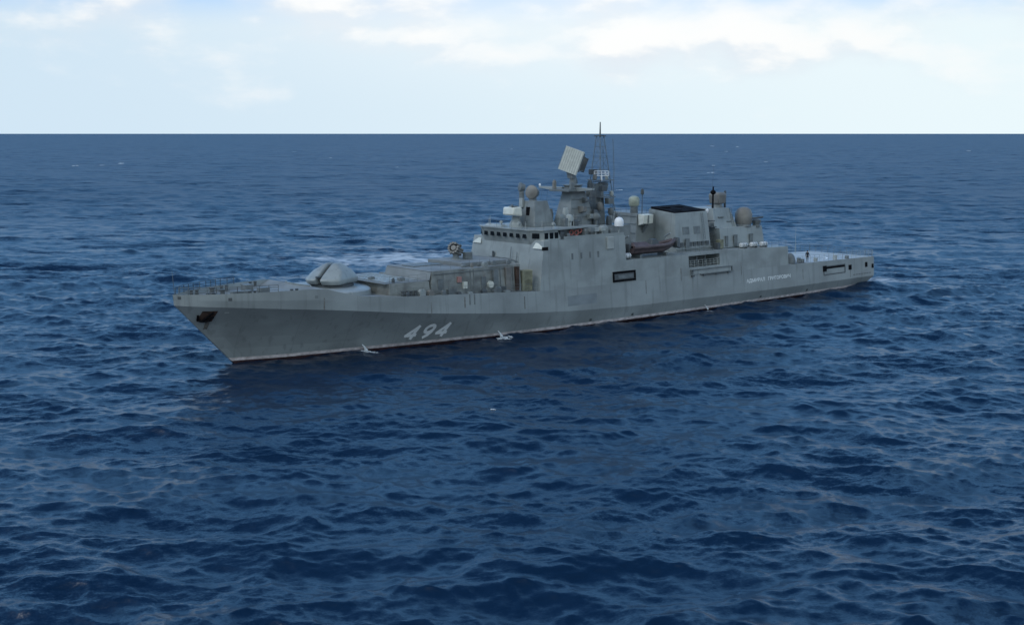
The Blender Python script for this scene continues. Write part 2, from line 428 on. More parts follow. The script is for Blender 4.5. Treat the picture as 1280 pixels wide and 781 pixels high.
def hull_lines():
    us = np.concatenate([np.linspace(0, 0.10, 16), np.linspace(0.10, 1, 76)[1:]])
    rows = []
    for u in us:
        xi = -6.6 + 122 * u; zk = ZK(xi); zd = ZD(xi)
        zs = [-2.5, -1.0, 0.0, 0.14, 0.50] + [0.50 + (zk - 0.50) * q for q in (0.18, 0.4, 0.65, 0.85)] + [zk] + [zk + (zd - zk) * q for q in (0.5, 1.0)]
        rows.append([(xstem(z) + u * (xtran(z) - xstem(z)), hy(xstem(z) + u * (xtran(z) - xstem(z)), z), z) for z in zs])
    return rows
ROWS = hull_lines()

FR = empty('frigate', (54.0, 0.0, 0.0), 'long grey naval frigate numbered 494 lying stopped on the open sea', 'warship')

def build_hull():
    b = MB(); n = len(ROWS); k = len(ROWS[0])
    for s in (-1, 1):
        vs = [(x, s * y, z) for r in ROWS for x, y, z in r]
        fs = []; ms = []
        for i in range(n - 1):
            for j in range(k - 1):
                fs.append((i * k + j, (i + 1) * k + j, (i + 1) * k + j + 1, i * k + j + 1))
                ms.append(1 if j < 3 else (2 if j == 3 else 0))
        o = len(b.v); b.v += vs; b.f += [tuple(q + o for q in f) for f in fs]; b.m += ms
    t = n - 1
    o = n * k
    for j in range(k - 1):      # transom and the blunt stem bar
        b.f.append((t * k + j, t * k + j + 1, o + t * k + j + 1, o + t * k + j)); b.m.append(0)
        b.f.append((j, j + 1, o + j + 1, o + j)); b.m.append(1 if j < 3 else (2 if j == 3 else 0))
    # top cap of the hull 0.5 m below the bulwark forward, level with the edge aft
    tops = []
    for i, r in enumerate(ROWS):
        x, y, z = r[-1]; tops.append((x, y, z))
    base = len(b.v)
    for x, y, z in tops:
        zz = z - (0.55 if x < 7.6 else 0.0)
        yy = max(0.03, y - (0.12 if x < 7.6 else 0.0))
        b.v += [(x, -yy, zz), (x, yy, zz)]
    for i in range(n - 1):
        a = base + 2 * i
        b.f.append((a, a + 2, a + 3, a + 1)); b.m.append(3)
        for s, oo in ((0, 0), (1, o)):
            b.f.append((oo + i * k + k - 1, oo + (i + 1) * k + k - 1, a + 2 + s, a + s)); b.m.append(0)
    ob = b.build('hull', ['hull', 'anti', 'boot', 'deck'], FR, smooth=True)
    ob.data.set_sharp_from_angle(angle=R(4))
    return ob
HULL = build_hull()

def side_plate(b, x0, x1, z0, z1, th=0.03, s=-1, mi=0, off=0.004, n=None, slant=0.0):
    """a thin plate lying on the ship's side"""
    n = n or max(1, int((x1 - x0) / 1.5))
    for i in range(n):
        a = x0 + (x1 - x0) * i / n; c = x0 + (x1 - x0) * (i + 1) / n
        pts = []
        for t in (off, off + th):
            for x, z in ((a, z0), (c, z0), (c, z1), (a, z1)):
                xx = x + slant * (z - z0)
                pts.append((xx, s * (hy(xx, z) + t), z))
        b.hexa(pts, mi)
    return b
def side_ring(b, x0, x1, z0, z1, w, th=0.08, s=-1, mi=0):
    side_plate(b, x0, x1, z0, z0 + w, th, s, mi); side_plate(b, x0, x1, z1 - w, z1, th, s, mi)
    side_plate(b, x0, x0 + w, z0 + w, z1 - w, th, s, mi, n=1); side_plate(b, x1 - w, x1, z0 + w, z1 - w, th, s, mi, n=1)
    return b
def on_side(pts, poly_list, name, mat, parent, th=0.02):
    pass

def strip_hull(b, pl, w, s=-1, off=0.006, th=0.012):
    """painted stroke of width w along an (x,z) polyline on the ship's side"""
    for (xa, za), (xb, zb) in zip(pl, pl[1:]):
        d = Vector((xb - xa, zb - za)); L = d.length
        if L < 1e-6: continue
        d /= L; nrm = Vector((-d.y, d.x)) * (w / 2); e = d * (w * 0.35)
        c = [(xa - e.x + nrm.x, za - e.y + nrm.y), (xb + e.x + nrm.x, zb + e.y + nrm.y), (xb + e.x - nrm.x, zb + e.y - nrm.y), (xa - e.x - nrm.x, za - e.y - nrm.y)]
        pts = [(x, s * (hy(x, z) + t), z) for t in (off, off + th) for x, z in c]
        b.hexa(pts)
# hull number 494
def arc(cx, cz, rx, rz, a0, a1, n=14):
    return [(cx + rx * math.cos(R(a0 + (a1 - a0) * i / n)), cz + rz * math.sin(R(a0 + (a1 - a0) * i / n))) for i in range(n + 1)]
GLY = {'4': [[(0.95, 0.26), (0.02, 0.26), (0.72, 1.0), (0.72, 0.0)]],
       '9': [arc(0.5, 0.70, 0.40, 0.30, 0, 360, 22), [(0.90, 0.70), (0.86, 0.42), (0.70, 0.17), (0.42, 0.0)]]}
def number(x0, z0, hgt, wid, adv, slant, s):
    b = MB()
    for i, ch in enumerate('494'):
        for pl in GLY[ch]:
            q = []
            for px, pz in pl:
                x = x0 + i * adv + px * wid + slant * pz * hgt
                q.append((x if s < 0 else 2 * (x0 + 1.5 * adv) - x, z0 + pz * hgt))
            qq = []
            for a, c in zip(q, q[1:]):
                for t in range(3): qq.append((a[0] + (c[0] - a[0]) * t / 3, a[1] + (c[1] - a[1]) * t / 3))
            qq.append(q[-1]); strip_hull(b, qq, 0.38, s, off=0.012)
    return b.build('hull_number', 'mark', FR)
number(19.9, 0.97, 1.48, 1.36, 2.08, 0.40, -1)

# ship's name in Cyrillic capitals
def ship_name(text, x0, x1, z0, hgt):
    cu = bpy.data.curves.new('ship_name', 'FONT'); cu.body = text; cu.size = 1.0; cu.resolution_u = 3; cu.offset = 0.022
    to = bpy.data.objects.new('tmp', cu); COL.objects.link(to)
    dg = bpy.context.evaluated_depsgraph_get(); dg.update()
    me = bpy.data.meshes.new_from_object(to.evaluated_get(dg))
    bpy.data.objects.remove(to)
    co = np.array([v.co[:] for v in me.vertices]); mn = co.min(0); mx = co.max(0)
    b = MB()
    vs = []
    for c in co:
        z = z0 + (c[1] - mn[1]) / (mx[1] - mn[1]) * hgt
        x = x0 + (c[0] - mn[0]) / (mx[0] - mn[0]) * (x1 - x0) + 0.0
        vs.append((x, -(hy(x, z) + 0.02), z))
    b.add(vs, [tuple(p.vertices) for p in me.polygons])
    bpy.data.meshes.remove(me)
    return b.build('name_lettering', 'mark', FR)
ship_name('АДМИРАЛ   ГРИГОРОВИЧ', 80.4, 91.3, 3.05, 0.66)

# ------------------------------------------------------------------ superstructure flush with the sides
def block(name, x0, x1, zb, zt, mat='grey', front=0.0, back=0.0, n=10, inset=0.0, bevel=0.0, zbf=None):
    b = MB(); vs = []
    for i in range(n + 1):
        t = i / n
        z0 = zbf(x0 + (x1 - x0) * t) if zbf else (zb(x0 + (x1 - x0) * t) if callable(zb) else zb)
        xb = x0 + (x1 - x0) * t; z1 = zt(xb) if callable(zt) else zt
        xt = (x0 + front) + (x1 - back - x0 - front) * t
        for x, z in ((xb, z0), (xt, z1)):
            y = hy(x, z) - inset
            vs += [(x, -y, z), (x, y, z)]
    fs = []
    for i in range(n):
        a = 4 * i; c = a + 4
        fs += [(a, c, c + 2, a + 2), (a + 1, a + 3, c + 3, c + 1), (a + 2, c + 2, c + 3, a + 3), (a, a + 1, c + 1, c)]
    fs += [(0, 2, 3, 1), (4 * n, 4 * n + 1, 4 * n + 3, 4 * n + 2)]
    b.add(vs, fs)
    return b.build(name, mat, FR, bevel)
SUP = block('superstructure', 39.3, 55.0, ZD, 11.55, front=1.1)
WAIST = block('boat_deck_side', 55.0, 67.6, ZD, 8.2)
block('bay_bulwark', 67.6, 74.4, ZD, 6.3)
block('bay_roof', 67.6, 74.4, 7.92, 8.25, n=4)
AFT = block('hangar_base', 74.4, 90.9, ZD, lambda x: 8.28 - 0.02 * (x - 74.4))
ib = MB(); ib.box(67.6, 74.4, -4.8, 4.8, 6.303, 7.917); ib.build('bay_inner_wall', 'mid', FR)
rb = MB()
for x in np.linspace(68.1, 74.0, 8): rb.cyl((x, -hy(x, 6.3) + 0.1, 6.3), (x, -hy(x, 7) + 0.1, 7.25), 0.03, n=6)
for z in (6.65, 6.95, 7.25): rb.path([(x, -hy(x, z) + 0.1, z) for x in np.linspace(67.7, 74.3, 6)], 0.022)
rb.build('bay_railing', 'light', FR)
for x in (70.1, 71.9):
    pb = MB(); pb.box(x, x + 0.16, -6.7, -6.5, 6.303, 7.917); pb.build('bay_pillar', 'mid', FR)
db = MB(); db.box(68.4, 69.3, -4.86, -4.803, 6.35, 7.75); db.build('bay_door', 'dark', FR)

# bridge: chamfered corners over the square block
brp = []
for q in (-1, 1):
    brp += [(40.45, q * 4.62, 10.55), (41.3, q * 6.5, 10.55), (44.0, q * 6.5, 10.55),
            (39.65, q * 4.5, 12.75), (40.95, q * 6.3, 12.75), (43.4, q * 6.3, 12.75), (44.0, q * 6.45, 11.3)]
BR = MB().hull(brp).build('bridge', 'grey', FR, 0.03)
for q in (-1, 1):
    MB().hull([(40.04, q * 5.2, 10.553), (40.06, q * 6.93, 10.553), (41.6, q * 6.9, 10.553), (40.45, q * 5.55, 11.5), (40.85, q * 6.3, 11.6), (41.5, q * 6.4, 11.5)]).build('corner_fillet', 'cream', BR)  # off-white puts the sky light on these upward-facing corners into the colour
b = MB(); b.box(43.9, 44.0, -6.3, 6.3, 11.56, 12.75); b.build('bridge_back_wall', 'mid', BR)
rf = MB()
poly = [(39.55, -4.65), (40.85, -6.5), (43.6, -6.5), (52.0, -5.2), (52.0, 5.2), (43.6, 6.5), (40.85, 6.5), (39.55, 4.65)]
rf.prism(poly, 12.753, 12.93)
rf.build('bridge_roof', 'grey', FR, 0.03)
def window(cx, cy, cz, ux, uy, w, h, parent, lean=0.0, name='window', mat='glass'):
    b = MB(); nx, ny = uy, -ux       # outward normal for a direction running aft along port
    pts = []
    for t in (-0.02, 0.035):
        for a, q in ((-1, -1), (1, -1), (1, 1), (-1, 1)):
            p = a * w / 2 + lean * q * h / 2
            pts.append((cx + ux * p + nx * t, cy + uy * p + ny * t, cz + q * h / 2))
    b.hexa(pts)
    return b.build(name, mat, parent)
for i in range(7):
    y = 3.85 - i * 1.28
    window(39.86, y, 12.12, 0, -1, 0.66, 0.72, BR, lean=0.12)
for s in (-1, 1):
    d = Vector((0.55, -0.835 * 1.0, 0)).normalized() if s < 0 else Vector((-0.55, -0.835, 0)).normalized()
    window(40.37, s * 5.44, 12.12, d.x, d.y, 0.95, 0.66, BR)
    for x in (41.35, 42.25, 43.1):
        window(x, s * 6.37, 12.12, 1 if s < 0 else -1, 0, 0.60, 0.78, BR)
# wing decks behind the bridge windows, mast house under the foremast
b = MB(); b.prism([(43.6, -5.2), (53.6, -5.0), (53.6, 5.0), (43.6, 5.2)], 11.553, 12.75)
b.build('mast_house', 'mid', FR, 0.03)
for s in (-1, 1):
    b = MB(); b.prism([(44.0, s * 6.86), (54.9, s * 6.95), (54.9, s * 6.85), (44.0, s * 6.76)], 11.553, 11.95)
    b.build('wing_bulwark', 'grey', FR)
# scuttles, vents and lockers on the side of the superstructure
b = MB(); side_plate(b, 39.95, 41.0, 10.38, 10.80, 0.04); b.build('scupper_opening', 'black', FR)
for x in (45.0, 46.6, 48.2, 49.7):
    b = MB(); side_plate(b, x, x + 0.28, 8.95, 9.75, 0.03, n=1); b.build('scuttle', 'mid', FR)
b = MB(); b.box(51.4, 52.7, -7.35, -6.75, 9.9, 11.5); b.hull([(51.5, -7.3, 9.9), (52.6, -7.3, 9.9), (51.5, -6.8, 9.3), (52.6, -6.8, 9.3), (51.5, -6.8, 9.9), (52.6, -6.8, 9.9)])
b.build('jammer_housing', 'light', FR, 0.06)
# side port with its black frame
b = MB(); side_ring(b, 52.3, 56.7, 5.42, 6.82, 0.3, 0.12); HP = b.build('side_port', 'black', FR, 0.08)
b = MB(); side_plate(b, 52.62, 56.38, 5.74, 6.5, 0.03); b.build('port_recess', 'dark', HP)
b = MB(); side_plate(b, 53.3, 56.2, 5.82, 6.3, 0.05, off=0.04); b.build('port_shutter', 'mid', HP)

# ------------------------------------------------------------------ fore deck
# bow railings
def railing(pts, h=1.05, rails=3, r=0.028, name='railing', mat='mid', step=1.5, parent=FR):
    b = MB(); P = [Vector(p) for p in pts]
    for a, c in zip(P, P[1:]):
        n = max(1, int((c - a).length / step + 0.5))
        for i in range(n + 1):
            q = a.lerp(c, i / n); b.cyl(q, q + Vector((0, 0, h)), r * 1.2, n=5)
        for k in range(rails):
            z = Vector((0, 0, h * (k + 1) / rails)); b.cyl(a + z, c + z, r, n=5)
    return b.build(name, mat, parent)
for s in (-1, 1):
    railing([(x, s * (hy(x, 8.0) - 0.12), 7.98) for x in (-6.2, -4.6, -3.0, -1.0, 1.2, 3.2)], 0.8, 3, 0.03, mat='mid' if s < 0 else 'dark', step=0.9)
b = MB()
b.cyl((-6.5, 0, 8.0), (-6.7, 0, 10.6), 0.035, 0.02, 6); 
b.build('jackstaff', 'mid', FR)
for x, y in ((-1.5, 1.2), (-1.5, -1.2)):
    b = MB(); b.lathe((x, y, 7.5), [(0.42, 0), (0.42, 0.12), (0.26, 0.2), (0.24, 0.6), (0.36, 0.68), (0.36, 0.78), (0.1, 0.86)], 16)
    b.build('capstan', 'dark', FR, smooth=True)
for x, y in ((1.0, -3.2), (1.0, 3.2), (-3.3, -1.9), (-3.3, 1.9), (19.0, -6.5), (20.2, -6.5), (5.4, -4.6), (5.4, 4.6)):
    zb = 7.5 if x < 8 else ZD(x)
    b = MB()
    for d in (-0.32, 0.32): b.lathe((x + d, y, zb), [(0.16, 0), (0.16, 0.5), (0.21, 0.54), (0.21, 0.62), (0.1, 0.66)], 12)
    b.box(x - 0.6, x + 0.6, y - 0.2, y + 0.2, zb, zb + 0.06)
    b.build('bollard', 'dark', FR, smooth=True)
b = MB()
for q in ((-0.2, 2.2, -1.0, -0.4, 7.5, 7.9), (1.7, 2.8, -3.9, -2.9, 7.5, 8.45), (2.4, 3.4, 0.8, 2.0, 7.5, 8.3)):
    b = MB(); b.box(*q); b.build('deck_locker', 'mid', FR, 0.05)
# hawse openings on the strake and the anchor
b = MB(); side_plate(b, -6.35, -6.1, 7.55, 7.85, 0.03, n=1); b.build('fairlead', 'dark', FR)
b = MB(); side_plate(b, -1.95, -1.6, 7.3, 7.62, 0.03, n=1); b.build('fairlead', 'dark', FR)
b = MB(); side_plate(b, 7.25, 7.55, 7.05, 7.35, 0.03, n=1); b.build('fairlead', 'mid', FR)
b = MB(); side_plate(b, -2.1, -1.7, 5.9, 6.02, 0.04, n=1); b.build('navigation_light', 'light', FR)
def anchor(s):
    b = MB()
    x0, x1, z0, z1 = -4.35, -3.0, 4.95, 6.2
    side_plate(b, x0, x1, z0, z1, 0.03, s, slant=0.18); o = b.build('anchor_recess', 'rust', FR)
    a = MB()
    P = lambda x, z, t=0.16: (x, s * (hy(x, z) + t), z)
    a.path([P(-3.2, 6.05), P(-3.75, 5.3), P(-3.95, 5.05)], 0.11, 8)
    a.path([P(-4.45, 5.7), P(-4.35, 5.15), P(-3.95, 5.02), P(-3.45, 5.1), P(-3.05, 5.55)], 0.13, 8)
    a.build('anchor', 'black', o, smooth=True)
anchor(-1); anchor(1)
b = MB()   # rust run below the hawse
side_plate(b, -3.55, -3.2, 3.9, 4.93, 0.003, n=1, off=0.006); b.build('rust_stain', paint('rust_run_paint', (0.16, 0.155, 0.14), 0.6, 0.25, 0.7, True, 1.5), FR)

# breakwater ring round the gun and its platform
b = MB(); prof = [(5.1, 6.2), (5.0, 7.25), (4.75, 7.42), (4.2, 7.45)]
vs = []; n = 40
for r, z in prof:
    for i in range(n):
        t = 2 * math.pi * i / n; xx = 12.3 + r * math.cos(t) * 1.0; yy = r * math.sin(t)
        vs.append((xx, yy * 1.16, z))
fs = [(k * n + i, k * n + (i + 1) % n, (k + 1) * n + (i + 1) % n, (k + 1) * n + i) for k in range(3) for i in range(n)]
fs.append(tuple(range(3 * n, 4 * n))); b.add(vs, fs)
b.build('gun_platform', 'hull', FR, smooth=True)
b = MB()
pts = [(8.6 + 0.05 * y * y, y) for y in np.linspace(-2.8, 2.8, 9)]
for (xa, ya), (xb, yb) in zip(pts, pts[1:]):
    b.hexa([(xa, ya, 7.3), (xb, yb, 7.3), (xb + 0.1, yb, 7.3), (xa + 0.1, ya, 7.3), (xa - 0.45, ya, 8.12), (xb - 0.45, yb, 8.12), (xb - 0.35, yb, 8.12), (xa - 0.35, ya, 8.12)])
b.build('breakwater', 'light', FR)
# gun
def turret():
    X = lambda x: 13.3 + (x - 13.3) * 0.87
    g = MB()
    for s in (-1, 1):
        q = []
        for z, row in ((7.75, [(10.3, 1.55), (11.2, 2.3), (15.4, 2.3), (16.3, 1.3)]), (8.35, [(9.75, 1.3), (10.9, 2.45), (15.6, 2.45), (16.7, 1.3)]),
                       (9.25, [(11.3, 1.1), (12.1, 2.0), (15.0, 1.85), (15.9, 1.0)]), (10.12, [(13.0, 0.75), (14.3, 0.75)])):
            for x, y in row: q += [(X(x), s * y, z)]
            q += [(X(row[0][0]) - 0.12, s * 0.24, z), (X(row[-1][0]) + 0.1, s * 0.24, z)]
        g.hull(q)
    t = g.build('gun_turret', 'grey', FR, 0.34, smooth=True, segs=4)
    c = MB(); c.hull([(X(10.9), y, 7.8) for y in (-0.3, 0.3)] + [(X(10.5), y, 8.4) for y in (-0.3, 0.3)] + [(X(15.9), y, z) for y in (-0.3, 0.3) for z in (7.8, 8.4)] + [(X(x), y, 9.85) for x in (13.2, 14.2) for y in (-0.3, 0.3)])
    c.build('barrel_slot', 'dark', t)
    br = MB(); br.cyl((X(10.9), 0, 8.62), (X(9.5), 0, 8.72), 0.15, 0.12, 12); br.build('gun_barrel', 'dark', t, smooth=True)
    r = MB(); r.lathe((13.2, 0, 7.45), [(2.55, 0), (2.55, 0.2), (2.3, 0.24), (2.3, 0.32)], 32); r.build('turret_ring', 'dark', t, smooth=True)
    t.rotation_euler = (0, 0, R(24))
turret()

# launcher deckhouses
def dh(name, pts, z0, z1, mat, inset=0.12, bevel=0.03, mi=None):
    b = MB()
    cx = sum(p[0] for p in pts) / len(pts)
    top = [(p[0] + (0.1 if p[0] < cx else -0.1), p[1] * (1 - 0.03)) for p in pts]
    b.prism(pts, z0, z1, top); return b.build(name, mat, FR, bevel)
dh('missile_house', [(17.3, -5.9), (22.9, -6.3), (22.9, 6.3), (17.3, 5.9)], 6.1, 7.75, 'dirty')
b = MB(); b.hull([(x, s * y, z) for s in (-1, 1) for x, y, z in ((16.9, 5.5, 7.753), (22.85, 5.9, 7.753), (16.9, 5.5, 7.83), (22.85, 5.9, 7.83))]); b.build('missile_house_roof', 'deck', FR)
b = MB()
for i in range(4):
    for j in range(6):
        b.box(17.7 + i * 1.25, 18.7 + i * 1.25, -4.4 + j * 1.5, -3.2 + j * 1.5, 7.833, 7.9)
b.build('missile_hatches', 'grey', FR, 0.02)
b = MB()   # higher house with sloping front face
b.hexa([(22.9, -6.35, 5.95), (37.0, -6.55, 5.4), (37.0, 3.2, 5.4), (22.9, 3.2, 5.95), (23.25, -6.1, 8.85), (37.0, -6.2, 8.85), (37.0, 3.0, 8.85), (23.25, 3.0, 8.85)])
b.hexa([(24.0, 3.25, 5.9), (37.0, 3.25, 5.4), (37.0, 6.5, 5.4), (24.0, 6.4, 5.9), (24.2, 3.05, 7.7), (37.0, 3.05, 7.7), (37.0, 6.3, 7.7), (24.2, 6.2, 7.7)])
b.build('launcher_house', 'dirty', FR, 0.03)
b = MB()   # pale cap and front plate
b.hexa([(23.12, -6.02, 8.853), (29, -6.05, 8.853), (29, 2.95, 8.853), (23.12, 2.95, 8.853), (23.25, -5.9, 8.93), (29, -5.9, 8.93), (29, 2.9, 8.93), (23.25, 2.9, 8.93)])
b.hexa([(22.86, -6.1, 7.84), (22.9, -6.1, 7.84), (22.9, 3.1, 7.84), (22.86, 3.1, 7.84), (23.20, -6.02, 8.85), (23.24, -6.02, 8.85), (23.24, 3.0, 8.85), (23.20, 3.0, 8.85)])
b.build('launcher_house_cap', 'deck', FR)
b = MB()
for i in range(4):
    for j in range(2): b.box(24.2 + i * 1.15, 25.2 + i * 1.15, -1.2 + j * 1.3, 0.0 + j * 1.3, 8.933, 9.05)
b.build('launch_cell_hatches', 'mid', FR, 0.02)
b = MB(); b.hull([(x, y, z) for x, y in ((29.3, -4.2), (37.0, -4.6), (29.3, 2.7), (37.0, 2.9)) for z in (8.853, 9.32)]); b.build('rocket_platform', 'deck', FR, 0.04)
# gear along the house side: doors, lockers, hose reels, pipes
yh = lambda x, z: -(6.35 + (6.55 - 6.35) * (x - 22.9) / 14.1 - (z - 5.7) * 0.10) - 0.02
def gear(name, x0, x1, z0, z1, t, mat, bev=0.02):
    b = MB(); ya = yh((x0 + x1) / 2, (z0 + z1) / 2)
    b.box(x0, x1, ya - t, ya + 0.12, z0, z1); return b.build(name, mat, FR, bev)
gear('watertight_door', 24.0, 24.75, 6.1, 7.9, 0.05, 'mid')
gear('watertight_door', 30.6, 31.35, 5.9, 7.7, 0.05, 'mid')
gear('hose_box', 27.7, 28.3, 6.5, 7.3, 0.25, 'cream')
gear('fire_locker', 26.9, 27.5, 7.3, 8.0, 0.2, 'pink')
gear('deck_chest', 25.3, 26.5, 5.95, 6.6, 0.35, 'mid')
gear('vent_trunk', 32.4, 33.1, 6.6, 8.4, 0.3, 'mid')
gear('vent_trunk', 34.4, 35.2, 5.6, 8.6, 0.25, 'brown')
gear('vent_trunk', 36.0, 36.5, 5.6, 8.6, 0.3, 'rust')
gear('deck_chest', 33.2, 34.2, 5.7, 6.3, 0.4, 'dark')
gear('cable_tray', 23.4, 36.9, 8.45, 8.55, 0.06, 'mid', 0)
b = MB(); b.lathe((31.9, yh(32, 6.6) + 0.02, 6.7), [(0.42, 0), (0.42, 0.06), (0.2, 0.07), (0.2, 0.3), (0.42, 0.31), (0.42, 0.36), (0.05, 0.37)], 20, axis=(0, -1, 0)); b.build('hose_reel', 'cream', FR, smooth=True)
b = MB(); b.box(37.2, 38.9, -6.5, -5.6, ZD(38), 8.0); b.build('canvas_screen', 'olive', FR, 0.05)
for x in (24.9, 29.0, 29.5, 33.7, 35.7):
    b = MB(); b.cyl((x, yh(x, 6.2), 5.9), (x, yh(x, 8.6), 8.7), 0.06, n=6); b.build('drain_pipe', 'mid', FR)
for x in (28.0, 28.7):
    b = MB(); side_plate(b, x, x + 0.12, 4.6, 5.85, 0.05, n=1); b.build('fender_rail', 'mid', FR)
for s in (-1,):
    railing([(x, s * (hy(x, ZD(x)) - 0.1), ZD(x)) for x in (17.8, 20, 22.5, 25, 27.5, 30, 32.5, 35, 37.5, 39)], 1.0, 3, 0.014, step=1.6)
    railing([(23.4, -5.75, 8.93), (29.2, -5.8, 8.93), (37.0, -6.0, 8.853)], 0.9, 2, 0.013, step=1.5)

# anti-submarine rocket launcher
gr_ = random.Random(9)
for i in range(22):
    x = gr_.uniform(18.2, 36.5); w = gr_.uniform(0.15, 0.45); h = gr_.uniform(0.25, 0.8)
    if i < 12: y = -(hy(x, ZD(x)) - 0.12 - w * .5); z = ZD(x)
    elif x < 22.5: y = gr_.uniform(-5.2, 0); z = 7.83
    elif x < 28.8: y = gr_.uniform(-5.6, -1.6); z = 8.93
    else: y = gr_.uniform(-5.6, -4.7); z = 8.853
    y = max(y, -6.95)
    b = MB(); b.hull([(x + a * w * k, y + c * w * .6 * k, zz) for zz, k in ((z, 1), (z + h * .7, 1), (z + h, .6)) for a in (-1, 1) for c in (-1, 1)]); b.build('deck_fitting', gr_.choice(('dark', 'mid', 'mid', 'grey', 'brown')), FR, 0.03)
for pts in (((17.5, -5.6, 7.83), (22.6, -5.95, 7.83)),):
    railing(pts, 0.8, 2, 0.014, step=1.2)
def rocket_launcher():
    b = MB(); b.lathe((31.9, 0.3, 9.323), [(0.7, 0), (0.65, 0.12), (0.4, 0.2), (0.36, 0.75)], 18); root = b.build('rocket_launcher', 'mid', FR, smooth=True)
    ax = Vector((-0.82, -0.42, 0.35)).normalized(); u = ax.orthogonal().normalized(); w = ax.cross(u)
    c = Vector((31.9, 0.3, 10.55))
    t = MB()
    for i in range(12):
        if i in (3,): continue
        a = 2 * math.pi * i / 12; o = u * (0.62 * math.cos(a)) + w * (0.62 * math.sin(a))
        t.cyl(c + o - ax * 0.85, c + o + ax * 0.85, 0.15, n=10)
    t.cyl(c - ax * 0.6, c + ax * 0.75, 0.34, n=12)
    t.build('launch_tubes', 'brown', root, smooth=True)
    k = MB(); k.cyl(c - w * 0.9, c + w * 0.9, 0.16, n=10); k.box(31.6, 32.2, 0.0, 0.6, 10.0, 10.5); k.build('trunnion', 'dark', root)
    s = MB(); s.box(32.6, 33.7, -0.9, -0.2, 9.323, 10.2); s.build('loader_box', 'mid', root, 0.05)
rocket_launcher()
b = MB()
b.path([(40.5, 6.0, 8.9), (39.9, 3.0, 8.95), (39.75, -1.0, 8.95), (39.75, -2.6, 8.7)], 0.05)
for y in (5.5, 2.5, -0.5): b.cyl((40.1, y, 8.2), (39.85, y, 8.95), 0.03, n=5)
b.build('handrail', 'mid', FR)
b = MB(); b.path([(39.55, -1.2, 7.0), (39.9, -1.2, 10.5)], 0.05); b.path([(39.55, -2.3, 7.2), (39.95, -2.3, 9.9)], 0.04); b.build('downpipe', 'mid', FR)
b = MB(); b.box(39.75, 39.88, 2.2, 2.5, 9.0, 9.7); b.build('small_hatch', 'dark', FR)

# ------------------------------------------------------------------ on the bridge roof
RZ = 12.933
def fire_radar():
    b = MB(); b.lathe((41.9, 0.2, RZ), [(0.95, 0), (0.8, 0.5), (0.55, 1.0), (0.5, 1.35)], 18); r = b.build('gun_radar', 'grey', FR, smooth=True)
    a = MB(); c = Vector((41.4, 0.2, 15.05))
    a.hull([tuple(c + Vector((x, y, z))) for x, y, z in ((-0.9, -1.1, -0.55), (-0.9, 1.1, -0.55), (0.7, -1.15, -0.75), (0.7, 1.15, -0.75), (-0.75, -1.1, 0.45), (-0.75, 1.1, 0.45), (0.6, -1.15, 0.5), (0.6, 1.15, 0.5))])
    a.build('radar_housing', 'cream', r, 0.18, smooth=True, segs=3)
    k = MB(); k.cyl(c + Vector((-0.4, -0.6, 0.45)), c + Vector((-0.75, -0.6, 0.75)), 0.16, n=10); k.box(c.x - 0.2, c.x + 0.5, c.y - 0.5, c.y + 0.6, c.z + 0.5, c.z + 0.62); k.build('sight_camera', 'mid', r)
fire_radar()
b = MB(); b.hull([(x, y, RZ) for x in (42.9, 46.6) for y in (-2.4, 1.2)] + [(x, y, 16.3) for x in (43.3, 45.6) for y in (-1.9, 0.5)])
T2 = b.build('director_tower', 'grey2', FR, 0.05)
b = MB(); b.box(43.05, 43.2, -1.15, -0.55, 14.4, 15.5); b.build('tower_opening', 'black', T2)
b = MB(); b.box(42.95, 43.1, -0.9, -0.4, 13.4, 13.8); b.build('tower_vent', 'mid', T2)
b = MB(); b.box(42.95, 43.35, 0.1, 0.75, 15.4, 16.6); b.build('side_shield', 'light', T2, 0.03)
def illuminator(name, c, d, sc=1.0, mat='brown', parent=FR):
    c = Vector(c); d = Vector(d).normalized()
    b = MB(); b.lathe(tuple(c - Vector((0, 0, 1.05 * sc))), [(0.5 * sc, 0), (0.42 * sc, 0.4 * sc), (0.42 * sc, 0.7 * sc)], 14)
    b.cyl(c - d * 0.45 * sc, c + d * 0.30 * sc, 0.62 * sc, 0.82 * sc, 18)
    r = b.build(name, 'mid', parent, smooth=True)
    a = MB(); a.lathe(tuple(c + d * 0.31 * sc), [(0.8 * sc, 0), (0.76 * sc, 0.10 * sc), (0.4 * sc, 0.25 * sc), (0.05 * sc, 0.31 * sc)], 18, axis=tuple(d)); a.build('antenna_face', mat, r, smooth=True)
    return r
illuminator('target_illuminator', (43.9, -0.9, 17.4), (-0.9, -0.35, 0.1), 1.15)
illuminator('target_illuminator', (45.4, 3.0, 17.9), (-0.8, 0.3, 0.1), 0.8, 'mid')
b = MB(); b.cyl((45.4, 3.0, 12.93), (45.4, 3.0, 17.1), 0.5, 0.35, 10); b.build('pedestal', 'mid', FR, smooth=True)
